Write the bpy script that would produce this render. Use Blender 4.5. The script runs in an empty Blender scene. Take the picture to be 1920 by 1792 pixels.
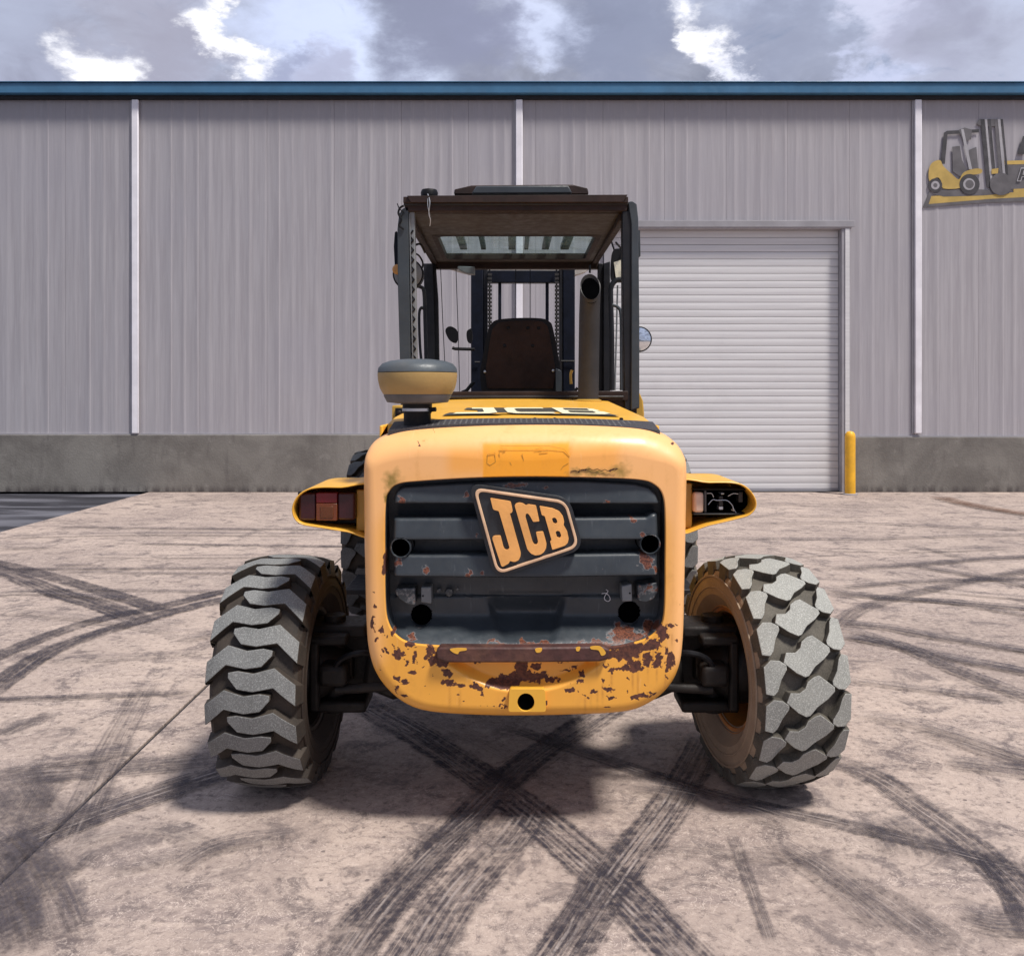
import bpy, bmesh, math, random
import numpy as np
from mathutils import Vector, Matrix
random.seed(7)
S = bpy.context.scene
COL = S.collection
R = math.radians

# ------------------------------------------------------------------ camera, light, exposure
CH = 1.48; F = 1650.0; HY = 740.0; CX = 960.0
cam = bpy.data.cameras.new('camera'); cam_o = bpy.data.objects.new('camera', cam); COL.objects.link(cam_o)
cam_o.location = (0, 0, CH); cam_o.rotation_euler = (R(90), 0, 0)
cam.sensor_width = 36; cam.sensor_fit = 'HORIZONTAL'; cam.lens = 36*F/1920
cam.shift_y = -(896-HY)/1920; cam.clip_start = .05; cam.clip_end = 3000
S.camera = cam_o
SUN = Vector((.40, -.33, 1.0)).normalized()
sun = bpy.data.lights.new('sun', 'SUN'); sun.energy = 4.2; sun.angle = R(9); sun.color = (1, .95, .88)
sun_o = bpy.data.objects.new('sun', sun); COL.objects.link(sun_o)
sun_o.rotation_euler = SUN.to_track_quat('Z', 'Y').to_euler(); sun_o.location = (8, -10, 18)
S.view_settings.view_transform = 'Standard'; S.view_settings.look = 'None'
S.view_settings.exposure = .17; S.view_settings.gamma = 1; S.view_settings.use_curve_mapping = False
S.cycles.transparent_max_bounces = 24; S.cycles.max_bounces = 6

def at(px, py, Y):
    return Vector(((px-CX)*Y/F, Y, CH-(py-HY)*Y/F))
def gp(px, py, z=0.0):
    Y = CH*F/(py-HY); return Vector(((px-CX)*Y/F, Y, z))

# ------------------------------------------------------------------ node helpers
class NT:
    def __init__(s, nt): s.nt = nt; s.n = nt.nodes; s.l = nt.links
    def node(s, t, **kw):
        n = s.n.new(t)
        for k, v in kw.items(): setattr(n, k, v)
        return n
    def set(s, sock, v):
        if isinstance(v, bpy.types.NodeSocket): s.l.new(v, sock)
        else:
            if sock.type == 'RGBA' and len(v) == 3: v = (*v, 1)
            sock.default_value = v
    def math(s, op, a, b=None, c=None, clamp=False):
        n = s.node('ShaderNodeMath', operation=op, use_clamp=clamp)
        s.set(n.inputs[0], a)
        if b is not None: s.set(n.inputs[1], b)
        if c is not None: s.set(n.inputs[2], c)
        return n.outputs[0]
    def vmath(s, op, a, b=None):
        n = s.node('ShaderNodeVectorMath', operation=op); s.set(n.inputs[0], a)
        if b is not None: s.set(n.inputs[1], b)
        return n.outputs['Value'] if op in ('DISTANCE', 'LENGTH', 'DOT_PRODUCT') else n.outputs[0]
    def mix(s, f, a, b, blend='MIX'):
        n = s.node('ShaderNodeMix', data_type='RGBA', blend_type=blend)
        s.set(n.inputs[0], f); s.set(n.inputs[6], a); s.set(n.inputs[7], b); return n.outputs[2]
    def noise(s, vec, scale, detail=4, rough=.55, dist=0, dim='3D'):
        n = s.node('ShaderNodeTexNoise', noise_dimensions=dim)
        if vec is not None: s.set(n.inputs['Vector'], vec)
        n.inputs['Scale'].default_value = scale; n.inputs['Detail'].default_value = detail
        n.inputs['Roughness'].default_value = rough; n.inputs['Distortion'].default_value = dist
        return n.outputs[0]
    def ramp(s, v, lo, hi, a=0.0, b=1.0, smooth=True):
        n = s.node('ShaderNodeMapRange', interpolation_type='SMOOTHSTEP' if smooth else 'LINEAR')
        s.set(n.inputs[0], v); s.set(n.inputs[1], lo); s.set(n.inputs[2], hi); s.set(n.inputs[3], a); s.set(n.inputs[4], b)
        return n.outputs[0]
    def scale(s, vec, sc):
        n = s.node('ShaderNodeMapping'); s.set(n.inputs[0], vec); n.inputs['Scale'].default_value = sc; return n.outputs[0]
    def coord(s, k='Object'): return s.node('ShaderNodeTexCoord').outputs[k]
    def geo(s, k='Position'): return s.node('ShaderNodeNewGeometry').outputs[k]
    def attr(s, name): return s.node('ShaderNodeAttribute', attribute_name=name).outputs['Fac']
    def bump(s, h, strength, dist=.01, normal=None):
        n = s.node('ShaderNodeBump'); n.inputs['Strength'].default_value = strength; n.inputs['Distance'].default_value = dist
        s.set(n.inputs['Height'], h)
        if normal: s.set(n.inputs['Normal'], normal)
        return n.outputs[0]

def new_mat(name):
    m = bpy.data.materials.new(name); m.use_nodes = True
    t = NT(m.node_tree); b = t.n['Principled BSDF']; return m, t, b

MATS = {}
def simple(name, col, rough=.5, metal=0.0, var=.25, nscale=12, bump=.15, bscale=80, spec=.5, dirt=None, dirt_amt=.5):
    """paint, rubber or metal with uneven colour, gloss and fine relief"""
    m, t, b = new_mat(name)
    p = t.geo()
    n1 = t.noise(p, nscale, 5, .6); n2 = t.noise(p, nscale*6, 3, .6)
    c1 = tuple(c*(1-var) for c in col); c2 = tuple(min(1, c*(1+var)) for c in col)
    c = t.mix(t.ramp(n1, .3, .7), c1, c2)
    if dirt:
        d = t.ramp(t.noise(p, nscale*.6, 6, .65), .5-.25*dirt_amt, .8, 0, dirt_amt)
        c = t.mix(d, c, dirt)
    t.set(b.inputs['Base Color'], c)
    t.set(b.inputs['Roughness'], t.ramp(n2, .2, .8, max(0, rough-.1), min(1, rough+.12)))
    b.inputs['Metallic'].default_value = metal
    b.inputs['Specular IOR Level'].default_value = spec
    if bump: t.set(b.inputs['Normal'], t.bump(t.noise(p, bscale, 4, .6), bump, .004))
    MATS[name] = m; return m

# ------------------------------------------------------------------ world: broken grey cloud over a Nishita sky
w = bpy.data.worlds.new('World'); S.world = w; w.use_nodes = True
t = NT(w.node_tree); bg = t.n['Background']
sky = t.node('ShaderNodeTexSky', sky_type='NISHITA', sun_disc=False)
sky.sun_elevation = math.asin(SUN.z); sky.sun_rotation = math.atan2(SUN.x, SUN.y)
skyc = t.mix(1.0, sky.outputs[0], (.09, .09, .09), 'MULTIPLY')
d = t.vmath('NORMALIZE', t.coord('Generated'))
sep = t.node('ShaderNodeSeparateXYZ'); t.l.new(d, sep.inputs[0])
zz = t.math('ADD', t.math('MAXIMUM', sep.outputs[2], 0.0), .22)
comb = t.node('ShaderNodeCombineXYZ')
t.set(comb.inputs[0], t.math('DIVIDE', sep.outputs[0], zz)); t.set(comb.inputs[1], t.math('DIVIDE', sep.outputs[1], zz))
cp = comb.outputs[0]
ds = t.scale(d, (1, 1, 1.9))
big = t.noise(ds, 4.2, 8, .56, .55)
fine = t.noise(ds, 13, 8, .60, .9)
dens = t.math('ADD', t.math('MULTIPLY', big, .62), t.math('MULTIPLY', fine, .38))
cloud = t.mix(t.ramp(dens, .40, .60), (.54, .60, .78), (.215, .24, .325))
cloud = t.mix(t.ramp(t.noise(ds, 2.6, 6, .55, .3), .45, .65, 0, .6), cloud, (.32, .33, .405))
warp = t.node('ShaderNodeTexNoise'); t.set(warp.inputs['Vector'], ds); warp.inputs['Scale'].default_value = 13; warp.inputs['Detail'].default_value = 9; warp.inputs['Roughness'].default_value = .62
dw = t.vmath('ADD', d, t.mix(1.0, t.vmath('SUBTRACT', warp.outputs['Color'], (.5, .5, .5)), (.16, .16, .16), 'MULTIPLY'))
def sdir(px, py): return tuple(Vector(((px-CX)/F, 1, -(py-HY)/F)).normalized())
def spots(L, cloud, lo, hi):
    for px, py, r_, amt, col in L:
        f = t.ramp(t.vmath('DISTANCE', dw, sdir(px, py)), r_*lo, r_*hi, amt, 0)
        cloud = t.mix(f, cloud, col)
    return cloud
cloud = spots([(560, 45, .062, .8, (.66, .74, 1.0)), (620, 70, .05, .8, (.66, .74, 1.0)), (740, 130, .06, .8, (.72, .80, 1.02)), (1000, 40, .045, .7, (.70, .77, 1.0)), (1030, 60, .035, .6, (.70, .77, 1.0)),
        (60, 100, .07, .7, (.33, .34, .45)), (270, 60, .06, .75, (.37, .37, .46)), (330, 110, .05, .7, (.36, .36, .46)), (30, 20, .05, .6, (.42, .46, .60)),
        (800, 30, .06, .9, (.24, .26, .37)), (850, 90, .06, .85, (.27, .29, .41)), (920, 60, .04, .7, (.28, .30, .43)), (1150, 50, .06, .85, (.25, .28, .40)), (1210, 100, .05, .8, (.28, .31, .43)),
        (1450, 50, .06, .75, (.27, .30, .42)), (1520, 110, .06, .7, (.31, .34, .46)), (520, 105, .022, .8, (.33, .36, .52)), (600, 130, .03, .7, (.40, .41, .55)),
        (1800, 90, .08, .6, (.42, .43, .54)), (1750, 30, .05, .6, (.34, .35, .47)), (1640, 20, .025, .7, (.68, .70, .88)), (1625, 125, .022, .7, (.62, .67, .90)), (1690, 60, .03, .5, (.5, .52, .68))], cloud, .35, 1.5)
cloud = spots([(182, 128, .026, 1, (1.15, 1.15, 1.2)), (392, 58, .017, 1, (1.1, 1.1, 1.15)), (415, 84, .017, 1, (1.1, 1.1, 1.15)), (448, 112, .017, .9, (1.05, 1.05, 1.12)),
        (1305, 58, .022, 1, (1.12, 1.12, 1.18)), (1290, 75, .014, 1, (1.12, 1.12, 1.18)), (1335, 105, .015, .9, (1.0, 1.0, 1.1)), (1368, 138, .014, .8, (.95, .97, 1.1))], cloud, .25, 1.75)
gap = t.ramp(dens, .30, .40, .55, 0)
c = t.mix(gap, cloud, skyc)
c = t.mix(t.ramp(sep.outputs[2], -.03, .0), (.25, .23, .22), c)
t.set(bg.inputs[0], c); bg.inputs[1].default_value = 1.0

# ------------------------------------------------------------------ mesh helpers
def wloc(o):
    v = Vector((0, 0, 0))
    while o: v += o.location; o = o.parent
    return v
def empty(name, loc, parent=None, **props):
    o = bpy.data.objects.new(name, None); COL.objects.link(o); o.empty_display_size = .2
    o.location = Vector(loc)-(wloc(parent) if parent else Vector((0, 0, 0))); o.parent = parent
    for k, v in props.items(): o[k] = v
    return o
def part(name, bm, mat, parent=None, bevel=0, local=False, smooth=35, **props):
    me = bpy.data.meshes.new(name)
    if parent and not local: bmesh.ops.translate(bm, verts=bm.verts, vec=-wloc(parent))
    bmesh.ops.recalc_face_normals(bm, faces=bm.faces)
    bm.to_mesh(me); bm.free()
    for p in me.polygons: p.use_smooth = True
    me.set_sharp_from_angle(angle=R(smooth))
    for m in (mat if isinstance(mat, (list, tuple)) else [mat]): me.materials.append(m)
    o = bpy.data.objects.new(name, me); COL.objects.link(o); o.parent = parent
    if bevel:
        b = o.modifiers.new('bevel', 'BEVEL'); b.width = bevel; b.segments = 2; b.limit_method = 'ANGLE'; b.angle_limit = R(40)
        b.harden_normals = False
    for k, v in props.items(): o[k] = v
    return o
def BM(): return bmesh.new()
def box(bm, x0, x1, y0, y1, z0, z1, rot=None):
    vs = [bm.verts.new((x, y, z)) for x in (x0, x1) for y in (y0, y1) for z in (z0, z1)]
    for f in ((0, 1, 3, 2), (4, 6, 7, 5), (0, 4, 5, 1), (2, 3, 7, 6), (0, 2, 6, 4), (1, 5, 7, 3)): bm.faces.new([vs[i] for i in f])
    if rot:
        c = Vector(((x0+x1)/2, (y0+y1)/2, (z0+z1)/2)); bmesh.ops.rotate(bm, cent=c, matrix=rot, verts=vs)
    return vs
def ring(c, ax, r, n, r2=None):
    ax = ax.normalized(); a = ax.orthogonal().normalized(); b = ax.cross(a)
    return [c + a*math.cos(2*math.pi*i/n)*r + b*math.sin(2*math.pi*i/n)*(r2 or r) for i in range(n)]
def tube(bm, pts, r, n=10, caps=True):
    pts = [Vector(p) for p in pts]; rings = []
    prev = None
    for i, p in enumerate(pts):
        d = (pts[min(i+1, len(pts)-1)]-pts[max(i-1, 0)]).normalized()
        if prev is None: a = d.orthogonal().normalized()
        else: a = (prev - d*prev.dot(d)).normalized()
        prev = a; b = d.cross(a)
        rr = r[i] if isinstance(r, (list, tuple)) else r
        rings.append([bm.verts.new(p+a*math.cos(2*math.pi*k/n)*rr+b*math.sin(2*math.pi*k/n)*rr) for k in range(n)])
    for A, B in zip(rings, rings[1:]):
        for k in range(n): bm.faces.new((A[k], A[(k+1) % n], B[(k+1) % n], B[k]))
    if caps: bm.faces.new(rings[0]); bm.faces.new(rings[-1][::-1])
def lathe(bm, prof, c, axis='Z', n=40, cap=True):
    rings = []
    for r, h in prof:
        L = []
        for k in range(n):
            a = 2*math.pi*k/n
            v = Vector((math.cos(a)*r, math.sin(a)*r, h)) if axis == 'Z' else (Vector((h, math.cos(a)*r, math.sin(a)*r)) if axis == 'X' else Vector((math.cos(a)*r, h, math.sin(a)*r)))
            L.append(bm.verts.new(Vector(c)+v))
        rings.append(L)
    for A, B in zip(rings, rings[1:]):
        for k in range(n): bm.faces.new((A[k], A[(k+1) % n], B[(k+1) % n], B[k]))
    if cap: bm.faces.new(rings[0]); bm.faces.new(rings[-1][::-1])
def catmull(P, sub=6, closed=False):
    P = [Vector(p) for p in P]; out = []; n = len(P)
    for i in range(n if closed else n-1):
        g = (lambda k: P[k % n]) if closed else (lambda k: P[max(0, min(n-1, k))])
        a, b, c, d = g(i-1), g(i), g(i+1), g(i+2)
        for s in range(sub):
            u = s/sub
            out.append(.5*((2*b)+(c-a)*u+(2*a-5*b+4*c-d)*u*u+(3*b-a-3*c+d)*u**3))
    if not closed: out.append(P[-1])
    return out
def roundpoly(P, r, seg=5):
    """round the corners of a 2D polygon"""
    P = [Vector(p).to_2d() for p in P]; out = []; n = len(P)
    for i in range(n):
        a, b, c = P[i-1], P[i], P[(i+1) % n]
        rr = r[i] if isinstance(r, (list, tuple)) else r
        k = min(rr, (a-b).length*.45, (c-b).length*.45)
        p0 = b+(a-b).normalized()*k; p1 = b+(c-b).normalized()*k
        for s in range(seg+1):
            u = s/seg; out.append((1-u)**2*p0+2*u*(1-u)*b+u*u*p1)
    return out
def prism(bm, loops, y0, y1, taper=None):
    """solid from 2D loops (outer, then holes) standing in the XZ plane from depth y0 to y1"""
    edges = []
    for L in loops:
        vs = [bm.verts.new((p[0], y0, p[1])) for p in L]
        edges += [bm.edges.new((vs[i], vs[(i+1) % len(vs)])) for i in range(len(vs))]
    r = bmesh.ops.triangle_fill(bm, edges=edges, use_beauty=True)
    fs = [f for f in r['geom'] if isinstance(f, bmesh.types.BMFace)]
    e = bmesh.ops.extrude_face_region(bm, geom=fs)
    bmesh.ops.translate(bm, verts=[v for v in e['geom'] if isinstance(v, bmesh.types.BMVert)], vec=(0, y1-y0, 0))
def pxl(P, Y):
    return [(at(q[0], q[1], Y).x, at(q[0], q[1], Y).z) for q in P]
def offset(P, d):
    P = [Vector(p) for p in P]; n = len(P); A = sum(P[i].x*P[(i+1) % n].y-P[(i+1) % n].x*P[i].y for i in range(n)); s = 1 if A > 0 else -1
    out = []
    for i in range(n):
        a, b, c = P[i-1], P[i], P[(i+1) % n]
        e1 = (b-a); e2 = (c-b)
        if e1.length < 1e-9: e1 = e2
        if e2.length < 1e-9: e2 = e1
        n1 = Vector((e1.y, -e1.x)).normalized()*s; n2 = Vector((e2.y, -e2.x)).normalized()*s
        m = (n1+n2); m = m.normalized() if m.length > 1e-6 else n1
        out.append(b+m*d/max(.5, m.dot(n1)))
    return out
def arc(cx, cy, r, a0, a1, n=8):
    return [(cx+r*math.cos(R(a0+(a1-a0)*i/n)), cy+r*math.sin(R(a0+(a1-a0)*i/n))) for i in range(n+1)]

# ------------------------------------------------------------------ materials
def mat_concrete():
    m, t, b = new_mat('yard_concrete'); p = t.geo()
    a = t.noise(t.scale(p, (1, .8, 1)), .9, 7, .6, .6)
    bq = t.noise(p, 4.5, 8, .68, .8)
    st = t.noise(t.scale(p, (.5, 2.4, 1)), 2.2, 8, .62, 1.2)
    f = t.noise(p, 30, 5, .7)
    c = t.mix(t.ramp(a, .32, .66), (.30, .238, .212), (.45, .36, .31))
    c = t.mix(t.ramp(st, .50, .68, 0, .55), c, (.20, .158, .155))
    c = t.mix(t.ramp(bq, .50, .63, 0, .85), c, (.16, .128, .122))
    sm = t.noise(p, 1.7, 9, .72, 1.4)
    c = t.mix(t.math('MULTIPLY', t.ramp(sm, .54, .66), t.ramp(bq, .35, .6, .2, .8)), c, (.10, .078, .08))
    c = t.mix(t.ramp(t.noise(p, 11, 6, .7, 1.8), .52, .68, 0, .6), c, (.50, .405, .345))
    wv1 = t.noise(p, 16, 3, .5, 3.5)
    c = t.mix(t.math('MULTIPLY', t.ramp(t.math('ABSOLUTE', t.math('SUBTRACT', wv1, .5)), .0, .022, .75, 0), t.ramp(st, .4, .6, .2, 1)), c, (.66, .55, .48))
    wv2 = t.noise(p, 21, 3, .5, 3.0)
    c = t.mix(t.math('MULTIPLY', t.ramp(t.math('ABSOLUTE', t.math('SUBTRACT', wv2, .5)), .0, .016, .6, 0), t.ramp(sm, .4, .6, .2, 1)), c, (.14, .112, .11))
    cr = t.noise(p, 5, 4, .6, 2.0)
    c = t.mix(t.ramp(t.math('ABSOLUTE', t.math('SUBTRACT', cr, .5)), .0, .012, .45, 0), c, (.15, .12, .12))
    c = t.mix(t.ramp(f, .52, .66, 0, .6), c, (.12, .095, .09))
    c = t.mix(t.ramp(f, .47, .30, 0, .55), c, (.56, .46, .40))
    v = t.node('ShaderNodeTexVoronoi'); t.set(v.inputs['Vector'], p); v.inputs['Scale'].default_value = 13
    c = t.mix(t.math('MULTIPLY', t.ramp(v.outputs['Distance'], .07, .12, 1, 0), t.ramp(a, .45, .6, .1, .85)), c, (.10, .08, .08))
    t.set(b.inputs['Base Color'], c)
    t.set(b.inputs['Roughness'], t.ramp(bq, .3, .7, .95, .7))
    b.inputs['Specular IOR Level'].default_value = .3
    h = t.math('ADD', t.math('MULTIPLY', bq, .6), t.math('MULTIPLY', t.noise(p, 60, 6, .75), .35))
    t.set(b.inputs['Normal'], t.bump(h, .55, .012))
    return m
M_CON = mat_concrete()
def mat_asphalt():
    m, t, b = new_mat('wet_asphalt'); p = t.geo()
    a = t.noise(t.scale(p, (.4, 2, 1)), 1.1, 7, .65, .6)
    t.set(b.inputs['Base Color'], t.mix(t.ramp(a, .42, .66), (.022, .022, .03), (.13, .13, .155)))
    t.set(b.inputs['Roughness'], t.ramp(a, .35, .65, .5, .85))
    t.set(b.inputs['Normal'], t.bump(t.noise(p, 50, 6, .7), .5, .01)); return m
M_ASP = mat_asphalt()
def mat_skid(name, dark, lines, tread, amt):
    m, t, b = new_mat(name); uv = t.coord('UV'); s = t.node('ShaderNodeSeparateXYZ'); t.l.new(uv, s.inputs[0])
    u, v = s.outputs[0], s.outputs[1]; p = t.geo()
    edge = t.math('ABSOLUTE', t.math('SUBTRACT', u, .5))
    edge = t.math('ADD', edge, t.math('MULTIPLY', t.math('SUBTRACT', t.noise(p, 13, 8, .75), .5), .36))
    al = t.ramp(edge, .34, .47, 1, 0)
    sv = t.node('ShaderNodeCombineXYZ'); t.set(sv.inputs[0], t.math('MULTIPLY', u, 9.0)); t.set(sv.inputs[1], t.math('MULTIPLY', v, .8)); t.set(sv.inputs[2], t.attr('seed'))
    al = t.math('MULTIPLY', al, t.ramp(t.noise(sv.outputs[0], 2.2, 6, .65), .36, .58, .18, 1))
    al = t.math('MULTIPLY', al, t.ramp(t.noise(p, 6, 7, .7), .30, .55, .4, 1))
    al = t.math('MULTIPLY', al, t.ramp(t.noise(p, 45, 5, .75), .35, .58, .4, 1))
    al = t.math('MULTIPLY', al, t.attr('fade'))
    col = dark
    if tread:
        wv = t.node('ShaderNodeTexWave', wave_type='BANDS', bands_direction='Y'); 
        tv = t.node('ShaderNodeCombineXYZ'); t.set(tv.inputs[1], t.math('ADD', v, t.math('MULTIPLY', edge, .18))); t.set(wv.inputs['Vector'], tv.outputs[0])
        wv.inputs['Scale'].default_value = 5.2; wv.inputs['Distortion'].default_value = 3.5; wv.inputs['Detail'].default_value = 2
        al = t.math('MULTIPLY', al, t.ramp(wv.outputs['Fac'], .2, .75, .74, 1))
    if lines:
        lm = None
        wob = t.math('MULTIPLY', t.math('SUBTRACT', t.noise(sv.outputs[0], 3, 3), .5), .03)
        for x in lines:
            q = t.ramp(t.math('ABSOLUTE', t.math('SUBTRACT', t.math('ADD', u, wob), x)), .008, .040, 1, 0)
            lm = q if lm is None else t.math('MAXIMUM', lm, q)
        lm = t.math('MULTIPLY', lm, t.ramp(t.noise(p, 7, 6, .7), .40, .60, .0, .75))
        col = t.mix(lm, dark, (.46, .39, .36))
        al = t.math('MAXIMUM', al, t.math('MULTIPLY', lm, t.math('MULTIPLY', t.attr('fade'), .95)))
    al = t.math('MULTIPLY', al, amt)
    t.set(b.inputs['Base Color'], col); b.inputs['Roughness'].default_value = .8; t.set(b.inputs['Alpha'], al)
    return m
M_SK1 = mat_skid('rubber_marks', (.038, .032, .044), None, False, 1.0)
M_SK2 = mat_skid('rubber_tread_marks', (.038, .032, .044), (.36, .47, .63), True, 1.0)
M_SK3 = mat_skid('rubber_streak_marks', (.045, .038, .05), (.40, .57), False, 1.0)
M_SOIL = mat_skid('rust_stain', (.11, .045, .02), None, False, 1.0)
M_TAR = mat_skid('dark_smudge', (.06, .05, .06), None, False, .75)

def mat_cladding():
    m, t, b = new_mat('grey_cladding'); p = t.geo()
    st = t.noise(t.scale(p, (14, 1, .5)), 1.4, 6, .6); a = t.noise(p, .5, 4)
    st2 = t.noise(t.scale(p, (30, 1, .9)), 1.8, 3, .6)
    c = t.mix(t.ramp(st, .3, .7), (.335, .315, .335), (.40, .38, .40))
    c = t.mix(t.ramp(st2, .55, .72, 0, .55), c, (.45, .43, .455))
    c = t.mix(t.ramp(a, .4, .7, 0, .4), c, (.345, .33, .37))
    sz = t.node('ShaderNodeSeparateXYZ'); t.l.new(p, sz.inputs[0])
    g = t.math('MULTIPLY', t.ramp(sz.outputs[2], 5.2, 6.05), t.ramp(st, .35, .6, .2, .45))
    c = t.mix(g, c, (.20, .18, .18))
    t.set(b.inputs['Base Color'], c); b.inputs['Roughness'].default_value = .55
    t.set(b.inputs['Normal'], t.bump(t.noise(t.scale(p, (6, 1, .4)), 2, 5), .25, .006)); return m
M_CLAD = mat_cladding()
def mat_plinth():
    m, t, b = new_mat('plinth_concrete'); p = t.geo()
    a = t.noise(p, 1.1, 7, .62, .5); s = t.noise(t.scale(p, (4, 1, .8)), 2.3, 7, .6)
    c = t.mix(t.ramp(a, .3, .7), (.13, .118, .108), (.225, .21, .19))
    c = t.mix(t.ramp(s, .52, .75, 0, .5), c, (.10, .088, .085))
    c = t.mix(t.ramp(t.noise(p, 6, 6, .7), .55, .7, 0, .35), c, (.29, .27, .25))
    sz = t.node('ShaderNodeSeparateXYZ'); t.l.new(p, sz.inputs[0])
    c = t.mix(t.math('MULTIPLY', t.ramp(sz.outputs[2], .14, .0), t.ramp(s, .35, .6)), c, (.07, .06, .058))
    t.set(b.inputs['Base Color'], c); b.inputs['Roughness'].default_value = .9
    t.set(b.inputs['Normal'], t.bump(t.noise(p, 30, 6, .7), .5, .01)); return m
M_PLIN = mat_plinth()
def mat_slat():
    m, t, b = new_mat('door_slat_metal'); p = t.geo()
    s = t.noise(t.scale(p, (.5, 1, 20)), 1.5, 5, .6); a = t.noise(p, 1.3, 5, .6)
    c = t.mix(t.ramp(s, .3, .7), (.58, .57, .58), (.66, .65, .655))
    c = t.mix(t.ramp(a, .5, .75, 0, .35), c, (.52, .51, .52))
    t.set(b.inputs['Base Color'], c); b.inputs['Roughness'].default_value = .5; return m
M_SLAT = mat_slat()
M_BLUE = simple('blue_fascia', (.048, .15, .27), .4, var=.12, nscale=2, bump=.08, bscale=6)
M_WHITE = simple('white_trim', (.78, .76, .80), .5, var=.08, nscale=3, bump=.05)
M_JAMB = simple('grey_trim', (.30, .29, .31), .5, var=.12, nscale=3, bump=.05)
M_DARKGAP = simple('dark_gap', (.015, .015, .02), .8)
M_BOLL = simple('bollard_yellow', (.80, .42, .02), .45, var=.12, nscale=5, dirt=(.35, .2, .05), dirt_amt=.4)

def mat_yellow(name, faded=True, base=(.86, .40, .055), fade=(.92, .485, .19)):
    m, t, b = new_mat(name); p = t.geo()
    n1 = t.noise(p, 2.5, 5, .6); n2 = t.noise(p, 25, 5, .65)
    c = t.mix(t.ramp(n1, .3, .7), base, tuple(x*.92 for x in base))
    if faded:
        fd = t.ramp(t.math('ADD', t.attr('faded'), t.math('MULTIPLY', t.math('SUBTRACT', n1, .5), .3)), .1, .9)
        c = t.mix(fd, c, fade)
        c = t.mix(t.ramp(t.attr('patch'), .0, .9, 0, 1), c, (.93, .37, .022))
        c = t.mix(t.math('MULTIPLY', t.attr('stain'), t.ramp(n2, .3, .6, .5, 1)), c, (.30, .19, .04))
        c = t.mix(t.math('MULTIPLY', t.attr('runs'), t.ramp(n2, .3, .65, .1, .6)), c, (.42, .16, .03))
    c = t.mix(t.ramp(t.noise(p, 9, 7, .7), .58, .8, 0, .35), c, tuple(x*.55 for x in base))
    rough = t.ramp(n2, .3, .7, .32, .5)
    bh = t.noise(p, 40, 4, .6)
    if faded:
        rn = t.math('ADD', t.math('MULTIPLY', t.noise(p, 55, 6, .65), .75), t.math('MULTIPLY', t.noise(p, 160, 3, .6), .25))
        ff = t.math('ADD', t.attr('rust'), t.math('MULTIPLY', t.math('SUBTRACT', rn, .5), 1.7))
        chip = t.math('MULTIPLY', t.ramp(t.noise(p, 90, 5, .75), .68, .72), t.ramp(t.noise(p, 7, 5, .6), .5, .62))
        ff = t.math('MAXIMUM', ff, t.math('MULTIPLY', chip, .3))
        scr = t.noise(t.scale(p, (70, 1, 6)), 1.2, 4, .7)
        c = t.mix(t.ramp(scr, .62, .76, 0, .3), c, (.95, .62, .33))
        c = t.mix(t.ramp(t.noise(t.scale(p, (1, 1, .35)), 14, 7, .7), .52, .72, 0, .3), c, (.62, .26, .05))
        rm = t.ramp(ff, .16, .20)
        rc = t.mix(t.ramp(t.noise(p, 80, 5, .7), .35, .65), (.050, .016, .013), (.125, .042, .026))
        edge = t.ramp(ff, .06, .17, 0, .5)
        c = t.mix(edge, c, (.5, .19, .03))
        c = t.mix(rm, c, rc)
        rough = t.math('ADD', rough, t.math('MULTIPLY', rm, .4))
        bh = t.math('ADD', t.math('MULTIPLY', bh, .15), t.math('MULTIPLY', t.math('SUBTRACT', 1.0, rm), 1.0))
    t.set(b.inputs['Base Color'], c); t.set(b.inputs['Roughness'], rough)
    t.set(b.inputs['Normal'], t.bump(bh, .35 if faded else .06, .0015 if faded else .004))
    b.inputs['Coat Weight'].default_value = .12; b.inputs['Coat Roughness'].default_value = .25
    return m
M_YEL = mat_yellow('weathered_yellow_paint')
M_YEL2 = mat_yellow('yellow_paint', False, (.80, .42, .045))
M_YEL3 = mat_yellow('dull_yellow_paint', False, (.50, .29, .04))
def mat_grille():
    m, t, b = new_mat('slate_plastic'); p = t.geo()
    n1 = t.noise(p, 4, 6, .65); n2 = t.noise(p, 38, 6, .7)
    c = t.mix(t.ramp(n1, .3, .7), (.026, .032, .039), (.043, .052, .061))
    c = t.mix(t.ramp(t.noise(t.scale(p, (1, 1, .12)), 60, 4, .7), .6, .75, 0, .35), c, (.14, .15, .16))
    ff = t.math('ADD', t.attr('rust'), t.math('MULTIPLY', t.math('SUBTRACT', n2, .5), 1.8))
    rm = t.ramp(ff, .15, .28)
    c = t.mix(t.ramp(ff, .02, .2, 0, .55), c, (.30, .30, .30))
    c = t.mix(rm, c, t.mix(t.ramp(t.noise(p, 150, 4, .7), .4, .6), (.05, .016, .011), (.19, .062, .032)))
    t.set(b.inputs['Base Color'], c); t.set(b.inputs['Roughness'], t.ramp(n2, .3, .7, .32, .52))
    t.set(b.inputs['Normal'], t.bump(n2, .12, .003)); return m
M_GR = mat_grille()
M_BLACK = simple('black_plastic', (.005, .005, .007), .5, var=.3, spec=.25)
M_VOID = simple('inside_black', (.0012, .0012, .0014), .95, bump=0, spec=.0)  # near-black, paints in the darkness of holes and hollows
M_FRAME = simple('cab_dark_paint', (.008, .009, .013), .5, var=.3, nscale=6, dirt=(.035, .025, .02), dirt_amt=.35, spec=.3)
M_POST = simple('cab_grey_paint', (.038, .047, .056), .42, var=.2, nscale=4, dirt=(.05, .045, .04), dirt_amt=.3)
M_NAVY = simple('mast_navy_paint', (.004, .006, .014), .5, var=.3, spec=.2)
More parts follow.
